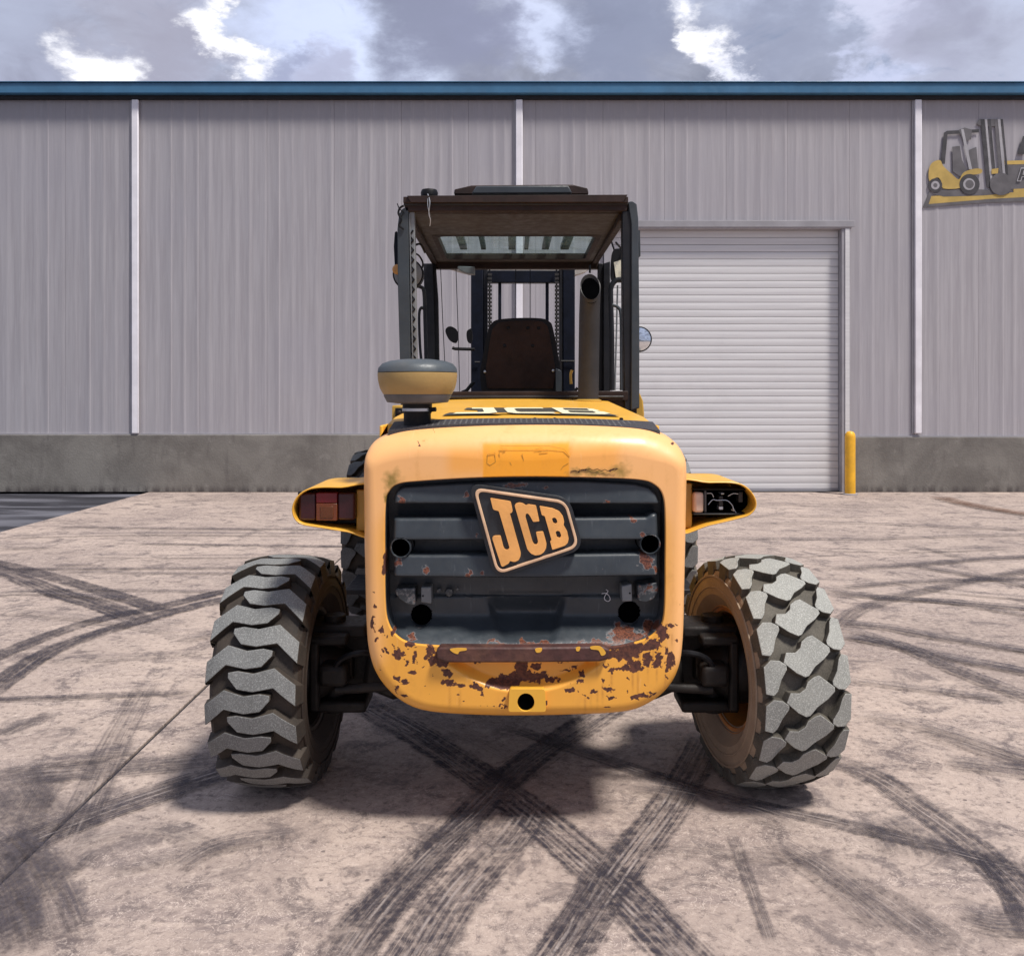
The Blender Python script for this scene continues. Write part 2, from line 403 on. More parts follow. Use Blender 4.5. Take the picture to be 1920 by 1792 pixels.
M_BROWN = simple('rusted_brown_steel', (.022, .011, .009), .6, var=.35, nscale=8, dirt=(.06, .04, .032), dirt_amt=.4, spec=.3)
M_CEIL = simple('roof_lining', (.052, .042, .036), .5, var=.3, nscale=3, dirt=(.035, .022, .018), dirt_amt=.8, spec=.3)
M_SEAT = simple('seat_shell_brown', (.026, .012, .008), .5, var=.35, nscale=5, spec=.2)
M_EXH = simple('exhaust_steel', (.022, .020, .020), .55, var=.25, nscale=7, dirt=(.034, .026, .023), dirt_amt=.4)
M_CREAM = simple('precleaner_tan', (.38, .245, .085), .45, var=.10, nscale=4, dirt=(.3, .2, .09), dirt_amt=.3)
M_CAP = simple('precleaner_grey_lid', (.062, .075, .085), .45, var=.12, nscale=5, dirt=(.2, .17, .14), dirt_amt=.3)
M_GUN = simple('precleaner_grey', (.10, .095, .095), .55, var=.15)
M_STEEL = simple('bare_steel', (.55, .56, .58), .35, metal=.7, var=.15)
M_GREASE = simple('greasy_axle_black', (.010, .009, .009), .55, var=.5, nscale=10, bump=.5, bscale=30, dirt=(.030, .024, .020), dirt_amt=.6, spec=.3)
M_LET = simple('badge_letter_yellow', (.84, .40, .115), .45, var=.12, nscale=10, dirt=(.6, .3, .12), dirt_amt=.35)
M_BORDER = simple('badge_border_cream', (.72, .48, .30), .5, var=.12, nscale=14, dirt=(.3, .12, .07), dirt_amt=.5)
M_BADGE = simple('badge_black', (.018, .021, .026), .4, var=.3)
M_LIP = simple('rusted_edge', (.060, .022, .019), .6, var=.4, nscale=18, bump=.5, bscale=60, dirt=(.26, .12, .07), dirt_amt=.4)
M_RED = simple('red_lens', (.13, .003, .008), .35, var=.1, bump=.25, bscale=120)
M_DRED = simple('dark_red_lens', (.035, .003, .006), .4, var=.15, bump=.25, bscale=120)
M_ORG = simple('orange_lens', (.14, .035, .012), .25, var=.15, bump=.25, bscale=120)
M_WOOD = simple('cracked_cream_reflector', (.62, .45, .36), .4, var=.15)
M_MIRROR = simple('mirror_glass', (.75, .78, .82), .04, metal=1, var=.02, bump=0)
M_AMBER = simple('amber_reflector', (.55, .25, .05), .25, var=.2)
M_MESH = simple('vent_mesh_grey', (.045, .04, .045), .6, var=.4, nscale=200, bump=.8, bscale=260)
M_DECALD = simple('decal_dark', (.06, .055, .045), .5, var=.2)
M_DECALC = simple('decal_cream', (.80, .74, .50), .5, var=.08)
M_BEIGE = simple('pale_beige_plate', (.42, .38, .34), .5, var=.15)
def mat_glass():
    m, t, b = new_mat('tinted_glass'); out = t.n['Material Output']
    tr = t.node('ShaderNodeBsdfTransparent'); tr.inputs[0].default_value = (.66, .82, .82, 1)
    gl = t.node('ShaderNodeBsdfGlossy'); gl.inputs['Roughness'].default_value = .05
    df = t.node('ShaderNodeBsdfDiffuse'); df.inputs[0].default_value = (.35, .5, .5, 1)
    a = t.node('ShaderNodeMixShader'); a.inputs[0].default_value = .12; t.l.new(tr.outputs[0], a.inputs[1]); t.l.new(gl.outputs[0], a.inputs[2])
    c = t.node('ShaderNodeMixShader'); t.set(c.inputs[0], t.ramp(t.noise(t.geo(), 6, 5), .4, .7, .12, .4)); t.l.new(a.outputs[0], c.inputs[1]); t.l.new(df.outputs[0], c.inputs[2])
    t.l.new(c.outputs[0], out.inputs[0]); return m
M_GLASS = mat_glass()
def mat_rubber(name, base, dust, amt, speck):
    m, t, b = new_mat(name); p = t.geo()
    n = t.noise(p, 7, 6, .65); f = t.noise(p, 260, 2, .6)
    c = t.mix(t.ramp(n, .3, .7, max(0, amt-.25), min(1, amt+.2)), base, dust)
    c = t.mix(t.ramp(f, .48, .66, 0, speck), c, tuple(min(1, x*1.9) for x in dust))
    c = t.mix(t.ramp(t.noise(p, 22, 5, .7), .6, .75, 0, .3), c, base)
    t.set(b.inputs['Base Color'], c); b.inputs['Roughness'].default_value = .72; b.inputs['Specular IOR Level'].default_value = .35
    t.set(b.inputs['Normal'], t.bump(t.math('ADD', t.noise(p, 120, 4, .7), n), .35, .003)); return m
M_TOPL = mat_rubber('worn_lug_grey', (.10, .102, .10), (.20, .203, .198), .55, .5)
M_CARL = mat_rubber('dirty_rubber', (.012, .011, .011), (.060, .045, .034), .38, .1)
M_CARG = mat_rubber('shaded_brown_groove', (.014, .012, .011), (.080, .062, .048), .40, .1)  # brown rubber, darkened to carry the shade between the lugs
M_TOPR = mat_rubber('worn_block_pale', (.20, .20, .185), (.31, .31, .285), .6, .5)
M_CARR = mat_rubber('shaded_dusty_rubber', (.030, .027, .023), (.17, .15, .12), .42, .15)  # dusty rubber, groove shadow mixed into its colour
M_SIDR = mat_rubber('tan_dusty_sidewall', (.17, .12, .085), (.36, .27, .19), .6, .1)
M_SIDL = mat_rubber('shaded_dusty_sidewall', (.012, .009, .008), (.050, .034, .024), .5, .1)  # dusty rubber with the body's shadow put into the dark colour
M_TOPF = mat_rubber('front_block_rubber', (.035, .038, .042), (.12, .12, .12), .35, .3)
M_RIM = simple('rim_orange', (.55, .20, .035), .5, var=.25, nscale=8, dirt=(.12, .06, .03), dirt_amt=.8)
M_RIMD = simple('rim_dark', (.03, .018, .012), .6, var=.4, nscale=8, dirt=(.03, .025, .02), dirt_amt=.8)  # near-black rim colour for the left rear wheel

# ------------------------------------------------------------------ the yard
gb = BM(); box(gb, -900, 900, -400, 1500, -.30, -.03)
g = part('ground', gb, M_ASP, None, kind='structure', label='dark wet asphalt beyond the edge of the pale concrete')
yard = empty('concrete_yard', (0, 4, 0), kind='structure', label='pale pinkish concrete yard crossed by dark tyre marks')
JX = -1.556
for x0, x1 in ((-5.52, JX-.009), (JX+.009, 60)):
    sb = BM(); box(sb, x0, x1, -12, 13.38, -.12, 0.0)
    part('slab', sb, M_CON, yard, bevel=.004)
sb = BM(); box(sb, JX-.009, JX+.009, -12, 13.38, -.12, -.012); part('joint_filler', sb, M_DARKGAP, yard)

NSK = [0]
def skid(P, wdt, mat, f0=1, f1=1, name='skid_mark', strength=1.0):
    """a flat rubber print lying on the slab, along ground points given where the photo shows them"""
    pts = catmull([gp(x, y) for x, y in P], 14)
    L = [pts[0]]
    for p in pts[1:]:
        if (p-L[-1]).length > .04: L.append(p)
    bm = BM(); uvl = bm.loops.layers.uv.new('UVMap'); rows = []; d = 0; n = len(L)
    z = .0025+NSK[0]*.0004; NSK[0] += 1
    lay = bm.verts.layers.float.new('fade'); ls = bm.verts.layers.float.new('seed')
    sd = random.random()*50
    for i, p in enumerate(L):
        tg = (L[min(i+1, n-1)]-L[max(i-1, 0)]).normalized(); nn = Vector((-tg.y, tg.x, 0))
        if i: d += (p-L[i-1]).length
        s = i/(n-1); fd = strength*(f0+(f1-f0)*s)*min(1, s*8+.0)*min(1, (1-s)*8)
        row = []
        for k in range(3):
            v = bm.verts.new(p+nn*(k/2-.5)*wdt+Vector((0, 0, z))); v[lay] = fd; v[ls] = sd; row.append(v)
        rows.append((row, d))
    for (a, da), (b2, db) in zip(rows, rows[1:]):
        for k in range(2):
            f = bm.faces.new((a[k], a[k+1], b2[k+1], b2[k]))
            for lp, uvv in zip(f.loops, ((k/2, da+sd), ((k+1)/2, da+sd), ((k+1)/2, db+sd), (k/2, db+sd))): lp[uvl].uv = uvv
    part(name, bm, mat, yard)
SK = [
 ([(640,1290),(700,1330),(790,1382),(950,1490),(1130,1640),(1290,1800),(1380,1900)], .21, M_SK2, 1, 1),
 ([(1330,1370),(1262,1500),(1160,1636),(1050,1800),(1000,1880)], .19, M_SK2, .8, 1),
 ([(1230,1270),(1043,1394),(941,1470),(827,1585),(690,1730),(610,1840)], .21, M_SK2, .8, .9),
 ([(1000,1500),(955,1568),(859,1674),(783,1790),(730,1880)], .21, M_SK2, .7, 1),
 ([(905,1520),(800,1610),(700,1730),(640,1820)], .16, M_SK3, .6, .6),
 ([(1560,1424),(1640,1458),(1716,1508),(1810,1575),(1880,1640),(1990,1760)], .17, M_SK3, .8, .9),
 ([(900,1345),(1081,1407),(1335,1490),(1525,1534),(1716,1578),(1906,1629),(2000,1650)], .11, M_SK3, .6, .9),
 ([(1494,1597),(1652,1686),(1811,1800)], .17, M_SK3, .3, .6),
 ([(1840,1600),(1890,1680),(1930,1780)], .06, M_SK1, .9, .9),
 ([(1370,1560),(1400,1640),(1450,1780)], .05, M_SK3, .4, .7),
 ([(-60,1050),(0,1069),(100,1109),(199,1139),(280,1172)], .24, M_SK1, .8, 1),
 ([(-60,1045),(50,1069),(174,1104),(330,1152)], .20, M_SK1, .8, 1),
 ([(520,1095),(423,1109),(299,1139),(199,1159),(100,1189),(0,1229),(-80,1262)], .17, M_SK1, 1, .9),
 ([(520,1105),(423,1124),(319,1149),(214,1179),(100,1219),(0,1283),(-60,1330)], .19, M_SK1, 1, 1),
 ([(-60,1314),(0,1313),(149,1308),(400,1297)], .09, M_SK1, 1, .7),
 ([(-60,1390),(40,1362),(110,1330)], .12, M_SK1, .6, .4),
 ([(-40,1462),(199,1443),(408,1423),(560,1400)], .22, M_SK3, .6, .6),
 ([(-20,1610),(25,1590),(199,1522),(408,1453),(560,1410)], .20, M_SK3, .8, .9),
 ([(290,1275),(269,1300),(214,1398),(164,1507),(120,1600)], .17, M_SK3, .35, .5),
 ([(80,1480),(50,1560),(0,1680)], .12, M_SK3, .3, .4),
 ([(250,1020),(450,1023),(700,1026)], .12, M_SK1, .7, .9),
 ([(100,988),(350,992),(700,994)], .14, M_SK1, .6, .8),
 ([(0,1068),(300,1067),(560,1066)], .10, M_SK1, .8, .8),
 ([(90,1072),(300,1076),(600,1075)], .10, M_SK1, .3, .9),
 ([(0,1110),(200,1108),(450,1112)], .10, M_SK1, .7, .5),
 ([(100,1062),(180,1060)], .16, M_SK1, .6, .6), ([(0,1030),(110,1028)], .18, M_SK1, .6, .5),
 ([(240,950),(420,935)], .20, M_TAR, .3, .3),
 # right of the truck
 ([(1530,1068),(1600,1066),(1720,1060),(1850,1049),(1990,1043)], .17, M_SK1, .6, 1),
 ([(1560,1106),(1640,1098),(1780,1090),(1990,1085)], .14, M_SK1, .6, .9),
 ([(1560,1190),(1600,1152),(1680,1122),(1790,1098),(1880,1080),(1990,1060)], .16, M_SK1, .7, .8),
 ([(1700,1060),(1790,1075),(1920,1098),(2000,1115)], .17, M_SK1, .7, 1),
 ([(1530,1105),(1650,1122),(1780,1130),(1920,1142),(2000,1150)], .16, M_SK1, .8, 1),
 ([(1540,1117),(1740,1128),(1920,1155),(2000,1168)], .11, M_SK1, .5, .9),
 ([(1560,1168),(1660,1178),(1780,1200),(1920,1222),(2020,1240)], .17, M_SK3, .7, 1),
 ([(1560,1192),(1640,1204),(1780,1235),(1920,1262),(2020,1285)], .17, M_SK3, 1, 1),
 ([(1580,1180),(1700,1218),(1800,1262),(1920,1308),(2020,1345)], .16, M_SK2, .9, .9),
 ([(1570,1275),(1700,1292),(1920,1318)], .09, M_SK3, .5, .7),
 ([(1720,1368),(1850,1412),(1990,1460)], .15, M_SK3, .4, .6),
 ([(1770,1432),(1930,1452),(2020,1460)], .15, M_SK3, .6, .8),
 ([(1400,983),(1600,982),(1800,990),(1960,996)], .12, M_SK1, .5, .8),
 ([(1330,1010),(1600,1012),(1820,1006),(1960,1004)], .11, M_SK1, .6, .7),
 ([(1330,975),(1450,968),(1600,972)], .12, M_SK1, .5, .4),
 ([(1690,1022),(1750,1034),(1810,1050)], .12, M_SK1, .5, .5),
 ([(1755,932),(1800,944),(1860,956),(1990,975)], .34, M_SOIL, 1, 1),
 ([(720,1560),(900,1575),(1290,1600),(1550,1620)], .10, M_TAR, .3, .4),
 ([(1200,1390),(1400,1395),(1620,1450)], .13, M_SK3, .4, .3),
 ([(560,1260),(760,1330),(1100,1500)], .14, M_SK3, .5, .2),
 ([(640,1340),(900,1300),(1250,1330)], .12, M_SK3, .5, .5),
 ([(-20,1700),(60,1640),(120,1590)], .35, M_TAR, .9, .5), ([(-40,1760),(60,1700),(100,1690)], .30, M_TAR, .9, .4),
 ([(120,1590),(300,1560),(430,1610)], .12, M_TAR, .6, .3),([(200,1640),(330,1610),(480,1580)], .10, M_TAR, .7, .3),
 ([(1640,1540),(1700,1580),(1720,1620)], .28, M_TAR, .8, .6), ([(1800,1720),(1880,1740),(1960,1730)], .16, M_TAR, .9, .9),
 ([(330,1205),(450,1185),(520,1180)], .15, M_SK3, .6, .4), ([(-20,1120),(60,1115),(260,1129)], .10, M_SK1, .7, .8), ([(60,1440),(200,1422),(280,1418)], .12, M_SK1, .5, .6),
 ([(330,1640),(420,1592),(580,1570)], .10, M_SK3, .6, .4), ([(20,1560),(60,1500),(100,1440)], .22, M_TAR, .7, .5), ([(-20,1230),(150,1240),(420,1225)], .10, M_SK1, .2, .5),
 ([(1600,1345),(1750,1370),(1990,1450)], .12, M_SK3, .5, .6), ([(1500,1032),(1700,1036),(1900,1030)], .10, M_SK1, .5, .7), ([(1420,945),(1600,951),(1700,950)], .12, M_SK1, .4, .4),
 ([(1340,1040),(1450,1046),(1600,1040)], .10, M_SK1, .6, .4), ([(1180,1480),(1280,1495),(1420,1530),(1510,1565)], .13, M_SK3, .5, .3), ([(1640,1085),(1760,1110),(1960,1128)], .10, M_SK1, .4, .8),
 ([(820,1600),(900,1530),(980,1440),(1080,1370)], .10, M_SK3, .5, .5), ([(1060,1790),(1100,1700),(1150,1600)], .12, M_SK3, .5, .5), ([(1450,1590),(1550,1650),(1690,1770)], .12, M_SK3, .5, .5),
 ([(0,1010),(260,1004),(600,1006)], .12, M_SK1, .5, .7), ([(150,1045),(350,1047),(600,1044)], .10, M_SK1, .4, .7), ([(-20,1150),(120,1160),(330,1190)], .11, M_SK1, .4, .5),
 ([(-40,1560),(20,1620),(60,1700),(90,1800)], .30, M_TAR, 1, 1), ([(10,1440),(60,1520),(160,1560)], .25, M_TAR, .7, .6),
 ([(0,945),(120,938),(230,925)], .3, M_TAR, .2, .2),
]
for P, wd, mt, f0, f1 in SK: skid(P, wd, mt, f0, f1, name='rust_stain' if mt is M_SOIL else 'skid_mark')

# ------------------------------------------------------------------ warehouse
WY = 13.4
wh = empty('warehouse', (0, WY+.2, 0), label='long grey ribbed metal warehouse with blue roof edge and white roller door', category='warehouse')
X0, X1 = -15.0, 15.0
dx0, dx1 = at(1148, 0, WY).x, at(1576, 0, WY).x
ztop = at(0, 430, WY).z
zp = .87; ze = 5.97
pl = BM(); box(pl, X0, dx0-.1, WY-.03, WY+.35, 0, zp); part('plinth', pl, M_PLIN, wh, bevel=.01)
pl = BM(); box(pl, dx1+.12, X1, WY-.03, WY+.35, 0, zp-.035); part('plinth', pl, M_PLIN, wh, bevel=.01)
# ribbed sheets, each about a metre wide
def sheet(xa, xb, z0, z1):
    bm = BM(); prof = []; x = xa; pitch = (xb-xa)/5
    for i in range(5):
        a = xa+i*pitch; w_ = random.uniform(.5, .72); h_ = .014-random.uniform(.0012, .0055)
        prof += [(a, .014), (a+pitch*w_, .014), (a+pitch*(w_+.08), h_), (a+pitch*(w_+.20), h_), (a+pitch*(w_+.27), .014)]
    prof += [(xb, .014)]
    pts = [(px_, WY+py_) for px_, py_ in prof]
    lo = [bm.verts.new((a, b, z0)) for a, b in pts]; hi = [bm.verts.new((a, b, z1)) for a, b in pts]
    lb = [bm.verts.new((a, WY+.06, z0)) for a, b in (pts[0], pts[-1])]; hb = [bm.verts.new((a, WY+.06, z1)) for a, b in (pts[0], pts[-1])]
    for i in range(len(lo)-1): bm.faces.new((lo[i], lo[i+1], hi[i+1], hi[i]))
    bm.faces.new((lb[0], lo[0], hi[0], hb[0])); bm.faces.new((lo[-1], lb[1], hb[1], hi[-1])); bm.faces.new((lb[1], lb[0], hb[0], hb[1]))
    bm.faces.new(lo+[lb[1], lb[0]]); bm.faces.new(hi+[hb[1], hb[0]])
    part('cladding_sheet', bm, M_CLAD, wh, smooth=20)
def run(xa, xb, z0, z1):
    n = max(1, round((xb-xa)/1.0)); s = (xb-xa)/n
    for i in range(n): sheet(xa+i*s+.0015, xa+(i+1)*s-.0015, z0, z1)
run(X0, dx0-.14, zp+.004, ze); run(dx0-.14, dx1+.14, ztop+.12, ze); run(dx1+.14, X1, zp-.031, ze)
bm = BM(); box(bm, X0, dx0-.14, WY-.012, WY+.06, zp-.012+.013, zp+.02); box(bm, dx1+.14, X1, WY-.012, WY+.06, zp-.034, zp-.015); part('base_flashing', bm, M_JAMB, wh)
for cxp in (255, 973.5, 1720):
    x = at(cxp, 0, WY).x; bm = BM(); box(bm, x-.052, x+.052, WY-.045, WY-.002, zp+.02, ze-.01); part('downpipe', bm, M_WHITE, wh, bevel=.012)
    bm = BM(); box(bm, x-.085, x-.054, WY-.012, WY-.001, zp+.022, ze-.01); part('pipe_shadow_strip', bm, M_JAMB, wh)  # grey strip painting the downpipe's shadow on its left
bm = BM(); box(bm, X0-.1, X1+.1, WY-.13, WY+.2, 6.02, 6.185); part('fascia', bm, M_BLUE, wh, bevel=.015)
bm = BM(); box(bm, X0-.1, X1+.1, WY-.15, WY+.2, 6.185, 6.20); part('gutter_edge', bm, M_BLUE, wh, bevel=.006)
bm = BM(); box(bm, X0, X1, WY-.05, WY+.2, 5.965, 6.019); part('eaves_shadow_strip', bm, M_DARKGAP, wh)  # dark strip painting the shadow line under the roof edge
bm = BM()
v = [bm.verts.new(p) for p in ((X0, WY+.2, 6.19), (X1, WY+.2, 6.19), (X1, WY+12, 7.3), (X0, WY+12, 7.3), (X1, WY+24, 6.19), (X0, WY+24, 6.19))]
bm.faces.new(v[:4]); bm.faces.new((v[3], v[2], v[4], v[5])); part('roof', bm, M_BLUE, wh)
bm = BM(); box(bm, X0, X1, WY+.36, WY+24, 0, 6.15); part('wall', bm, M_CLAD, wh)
# roller door
dr = empty('roller_door', (dx0+(dx1-dx0)/2, WY+.2, 0), wh)
ns = 36; zs = (ztop-.02)/ns
sl = None
for i in range(ns):
    bm = BM(); z0 = .02+i*zs; cxm = 0
    prof = [(.096, z0+.001), (.085, z0+.004), (.0828, z0+zs*.2), (.0815, z0+zs*.5), (.0825, z0+zs*.85), (.085, z0+zs*.965), (.096, z0+zs*.98)]
    a = [bm.verts.new((dx0-.02, WY+y, z)) for y, z in prof]; b_ = [bm.verts.new((dx1-.005, WY+y, z)) for y, z in prof]
    for k in range(len(prof)-1): bm.faces.new((a[k], b_[k], b_[k+1], a[k+1]))
    bm.faces.new(a); bm.faces.new(b_); bm.faces.new((a[-1], b_[-1], b_[0], a[0]))
    part('slat', bm, M_SLAT, dr, smooth=50)
bm = BM(); box(bm, dx0-.03, dx1, WY+.075, WY+.115, .004, .05); part('bottom_bar', bm, M_JAMB, dr)
bm = BM(); box(bm, dx0-.05, dx1+.05, WY+.116, WY+.3, 0, ztop+.1); part('backing', bm, M_DARKGAP, dr)
fr = empty('door_frame', (dx1, WY, 0), wh)
bm = BM(); box(bm, dx1, dx1+.13, WY-.05, WY+.11, 0, ztop-.001); part('jamb', bm, M_JAMB, fr, bevel=.006)
bm = BM(); box(bm, dx1+.05, dx1+.115, WY-.062, WY-.052, 0.01, ztop-.001); part('jamb_trim', bm, M_SLAT, fr)
bm = BM(); box(bm, dx0-.13, dx0, WY-.05, WY+.11, 0, ztop-.001); part('jamb', bm, M_JAMB, fr, bevel=.006)
bm = BM(); box(bm, dx0-.14, dx1+.15, WY-.06, WY+.21, ztop, ztop+.10); part('lintel', bm, M_CLAD, fr, bevel=.006)
bm = BM(); box(bm, dx0-.14, dx1+.19, WY-.075, WY-.061, ztop+.02, ztop+.12); part('drip_trim', bm, M_JAMB, fr, bevel=.004)
# printed forklift picture on the cladding, upper right
M_SY = simple('print_yellow', (.48, .33, .09), .6, var=.15, nscale=4, bump=0)
M_SD = simple('print_charcoal', (.05, .047, .052), .6, var=.35, nscale=5, bump=0)
M_SG = simple('print_grey', (.115, .108, .115), .6, var=.2, nscale=5, bump=0)
M_SL = simple('print_pale', (.36, .35, .37), .6, var=.15, nscale=5, bump=0)
sg = empty('wall_print', at(1830, 310, WY), wh, label='yellow forklift picture printed on the cladding')
LAY = [0]
def pr(name, P, mat, holes=(), depth=None):
    bm = BM(); y = WY-.0040-LAY[0]*.0005; LAY[0] += 1
    prism(bm, [pxl(P, WY)]+[pxl(h, WY) for h in holes], y, y+.0004); part(name, bm, mat, sg)
def circ(cx, cy, r, n=24, ry=None): return arc(cx, cy, r, 0, 360-360/n, n-1) if ry is None else [(cx+r*math.cos(2*math.pi*i/n), cy+ry*math.sin(2*math.pi*i/n)) for i in range(n)]
pr('shadow_band', [(1730,389),(1744,356),(1747,368),(1750,378),(1850,366),(2080,352),(2080,374),(1850,380)], M_SG)
pr('yellow_band', [(1741,383),(1746,368),(1900,361),(1900,354),(2080,347),(2080,362),(1860,373)], M_SY)
pr('dark_field', [(1883,310),(2080,306),(2080,347),(1893,355)], M_SG)
pr('yellow_stripe', [(1881,302),(2080,297),(2080,305),(1883,309)], M_SY)
pr('tyre_shadow', [(1748,364),(1764,357),(1800,355),(1850,356),(1895,356),(1892,363),(1840,367),(1770,369)], M_SG)
pr('mast_print', [(1830,232),(1836,224),(1878,224),(1880,232),(1878,238),(1836,236)], M_SG)
for x0, x1, m_ in ((1838,1845,M_SD),(1846,1850,M_SL),(1852,1857,M_SD),(1864,1869,M_SG),(1870,1875,M_SL),(1876,1880,M_SD)):
    pr('mast_print', [(x0,224),(x1,224),(x1+12,352),(x0+12,352)], m_)
pr('seat_print', [(1785,276),(1799,274),(1803,300),(1812,318),(1800,332),(1786,322)], M_SG)
pr('seat_print', [(1816,282),(1830,276),(1834,318),(1818,320)], M_SG)
pr('cab_print', [(1763,308),(1769,250),(1775,246),(1835,243),(1835,249),(1776,253),(1771,308)], M_SD)
pr('cab_print', [(1797,244),(1808,240),(1822,244),(1820,262),(1806,266)], M_SG)
pr('body_print', catmull([(p[0], p[1], 0) for p in [(1742,340),(1741,318),(1748,305),(1762,301),(1768,312),(1783,326),(1797,337),(1806,324),(1826,317),(1840,318),(1838,326),(1815,330),(1804,342),(1800,353),(1768,354),(1764,340),(1756,333)]], 3, True), M_SY)
pr('strut_print', [(1801,243),(1806,243),(1822,318),(1816,318)], M_SL)
pr('wheel_print', circ(1753,348,13), M_SD); pr('rim_print', circ(1753,348,8), M_SL); pr('hub_print', circ(1753,348,4), M_SG)
pr('wheel_print', circ(1817,346,19), M_SD); pr('rim_print', circ(1816,346,11), M_SL); pr('hub_print', circ(1817,346,8), M_SG)
pr('wheel_print', circ(1876,346,21), M_SG)
pr('headlight_print', [(1858,318),(1871,316),(1870,326),(1858,327)], M_SY)
pr('letter', [(1907,290),(1917,256),(1960,256),(1955,266),(1925,266),(1922,290)], M_SD)
pr('letter', [(1905,341),(1913,315),(1942,315),(1941,322),(1920,322),(1918,327),(1934,327),(1932,333),(1916,333),(1913,341)], M_SL)
pr('letter', [(1907,339.5),(1914,317),(1940,317),(1939,320.5),(1918,320.5),(1916,328.5),(1932,328.5),(1930,331.5),(1914.5,331.5),(1912,339.5)], M_SD)

# bollard in front of the door jamb
bl = empty('bollard', (at(1594, 0, 13.05).x, 13.05, 0), label='yellow steel bollard at the right side of the white roller door', category='bollard')
bm = BM(); lathe(bm, [(.075, 0), (.075, .86), (.068, .90), (.045, .93), (.01, .94)], bl.location, n=28); part('post', bm, M_BOLL, bl)
bm = BM(); lathe(bm, [(.11, .001), (.11, .012), (.078, .02)], bl.location, n=28, cap=True); part('base_plate', bm, M_JAMB, bl)

# ------------------------------------------------------------------ the rough-terrain forklift, seen from behind
TX = .045
tk = empty('forklift', (TX, 4.6, 0), label='weathered yellow and black rough terrain forklift seen from behind with rusted rear cowl', category='forklift')
FY = 2.92   # depth of the rear face
outer_px = [(985,795),(870,798),(770,804),(725,813),(700,826),(687,845),(682,875),(682,960),(684,1080),(687,1180),(693,1228),(706,1264),(730,1295),(765,1320),(810,1332),(900,1337),(985,1338),(1080,1336),(1170,1332),(1215,1318),(1250,1292),(1272,1255),(1281,1200),(1284,1100),(1287,960),(1288,880),(1283,850),(1270,829),(1245,812),(1200,801),(1100,796)]
open_px = [(985,893),(880,896),(790,901),(752,906),(733,920),(725,950),(724,1050),(725,1130),(730,1168),(744,1192),(770,1206),(820,1211),(900,1213),(985,1214),(1080,1214),(1150,1212),(1205,1202),(1232,1182),(1243,1150),(1245,1050),(1245,970),(1241,930),(1226,909),(1195,900),(1100,895)]
def world_curve(P, Y): return [Vector((p.x*Y/F-CX*Y/F, CH-(p.y-HY)*Y/F)) for p in catmull([(x, y, 0) for x, y in P], 8, True)]
open_px = [(985+(x_-985)*1.022, y_ if 900 < y_ < 1205 else y_+(1.5 if y_ > 1100 else -1.5)) for x_, y_ in open_px]
OC = world_curve(outer_px, FY+.05); IC = world_curve(open_px, FY+.004)
CC = Vector((at(985, 0, FY).x, at(0, 1050, FY).z))
NT_ = 720
th = np.linspace(-math.pi, math.pi, NT_, endpoint=False)
def polar(C):
    a = np.array([math.atan2(p.y-CC.y, p.x-CC.x) for p in C]); r = np.array([(p-CC).length for p in C])
    o = np.argsort(a); return np.interp(th, a[o], r[o], period=2*math.pi)
def dirs(r): return np.stack([CC.x+r*np.cos(th), CC.y+r*np.sin(th)], 1)
ro, ri = polar(OC), polar(IC)
OP, IP = dirs(ro), dirs(ri)
def ss(e0, e1, x):
    u = np.clip((x-e0)/(e1-e0), 0, 1); return u*u*(3-2*u)
def zpx(y, Y=FY): return CH-(y-HY)*Y/F
def xpx(x, Y=FY): return (x-CX)*Y/F
rust_l = [(806,1222,10,9),(800,1232,4,4),(870,1212,14,3),(900,1246,10,3),(1148,1228,12,12),(1160,1214,20,6),(1135,1246,8,3),(1060,1246,12,2.5),(735,1212,3,3),(790,1250,3,2),(812,1268,2,3),(716,1262,2,2),(800,1290,2,2),(1180,1278,2,2),(1252,1275,3,4),(1085,1296,3,2),(858,1306,2,2),(1240,1290,3,2),(712,1235,2,4),(719,1058,7,24),(700,1112,2.5,3),(700,1139,3.5,4),(699,1172,5,16),(713,1184,6,6),(722,1192,3,4),(702,1206,4,7),(722,1218,3,8),(743,1228,11,10),(770,1210,9,9),(778,1232,6,10),(760,1245,4,6),(774,1262,8,4),(745,1272,8,6),(760,1281,10,5),(740,1292,4,8),(752,1305,9,4),(738,1187,5,7),
 (812,1238,8,10),(828,1234,18,16),(855,1222,12,20),(838,1262,9,9),(832,1258,8,5),(842,1280,14,7),(865,1284,10,4),(893,1285,11,5),(904,1292,6,6),(925,1284,14,5),(975,1277,42,9),(1005,1272,24,7),(978,1256,12,18),(1030,1278,20,4),(1003,1256,10,8),(950,1284,25,6),
 (1243,1190,13,18),(1230,1208,13,8),(1212,1212,25,9),(1180,1220,26,13),(1160,1232,8,10),(1150,1213,40,6),(1176,1226,14,12),(1195,1250,14,11),(1172,1256,26,5),(1148,1258,7,6),(1184,1243,6,5),(1217,1240,7,12),(1235,1240,7,12),(1258,1240,10,14),(1232,1253,10,3),(1248,1222,3,8),(1250,1259,5,6),(1266,1250,3,5),(1270,1203,4,5),(1266,1207,2,3),
 (1093,1266,8,4),(1078,1258,6,3),(1070,1290,11,5),(1087,1280,6,6),(1130,1279,4,6),(1143,1291,13,4),(1115,1297,7,3),(1145,1309,14,2.5),(1200,1308,22,5),(1228,1303,12,3),(1140,1325,5,2),(1206,1287,4,3),(1022,1318,6,6),(1098,1306,5,2),(1176,1299,3,2),(1060,1262,14,2),
 (785,832,6,5),(768,844,3,4),(809,811,3,1.5),(1270,832,5,3),(1278,1135,3,2),(1262,1175,9,2),(870,1318,3,2),(905,1302,4,3),(930,1324,30,1.5),(942,1310,4,6),(1240,1170,3,10),(1090,882,8,2),(1150,880,8,2)]
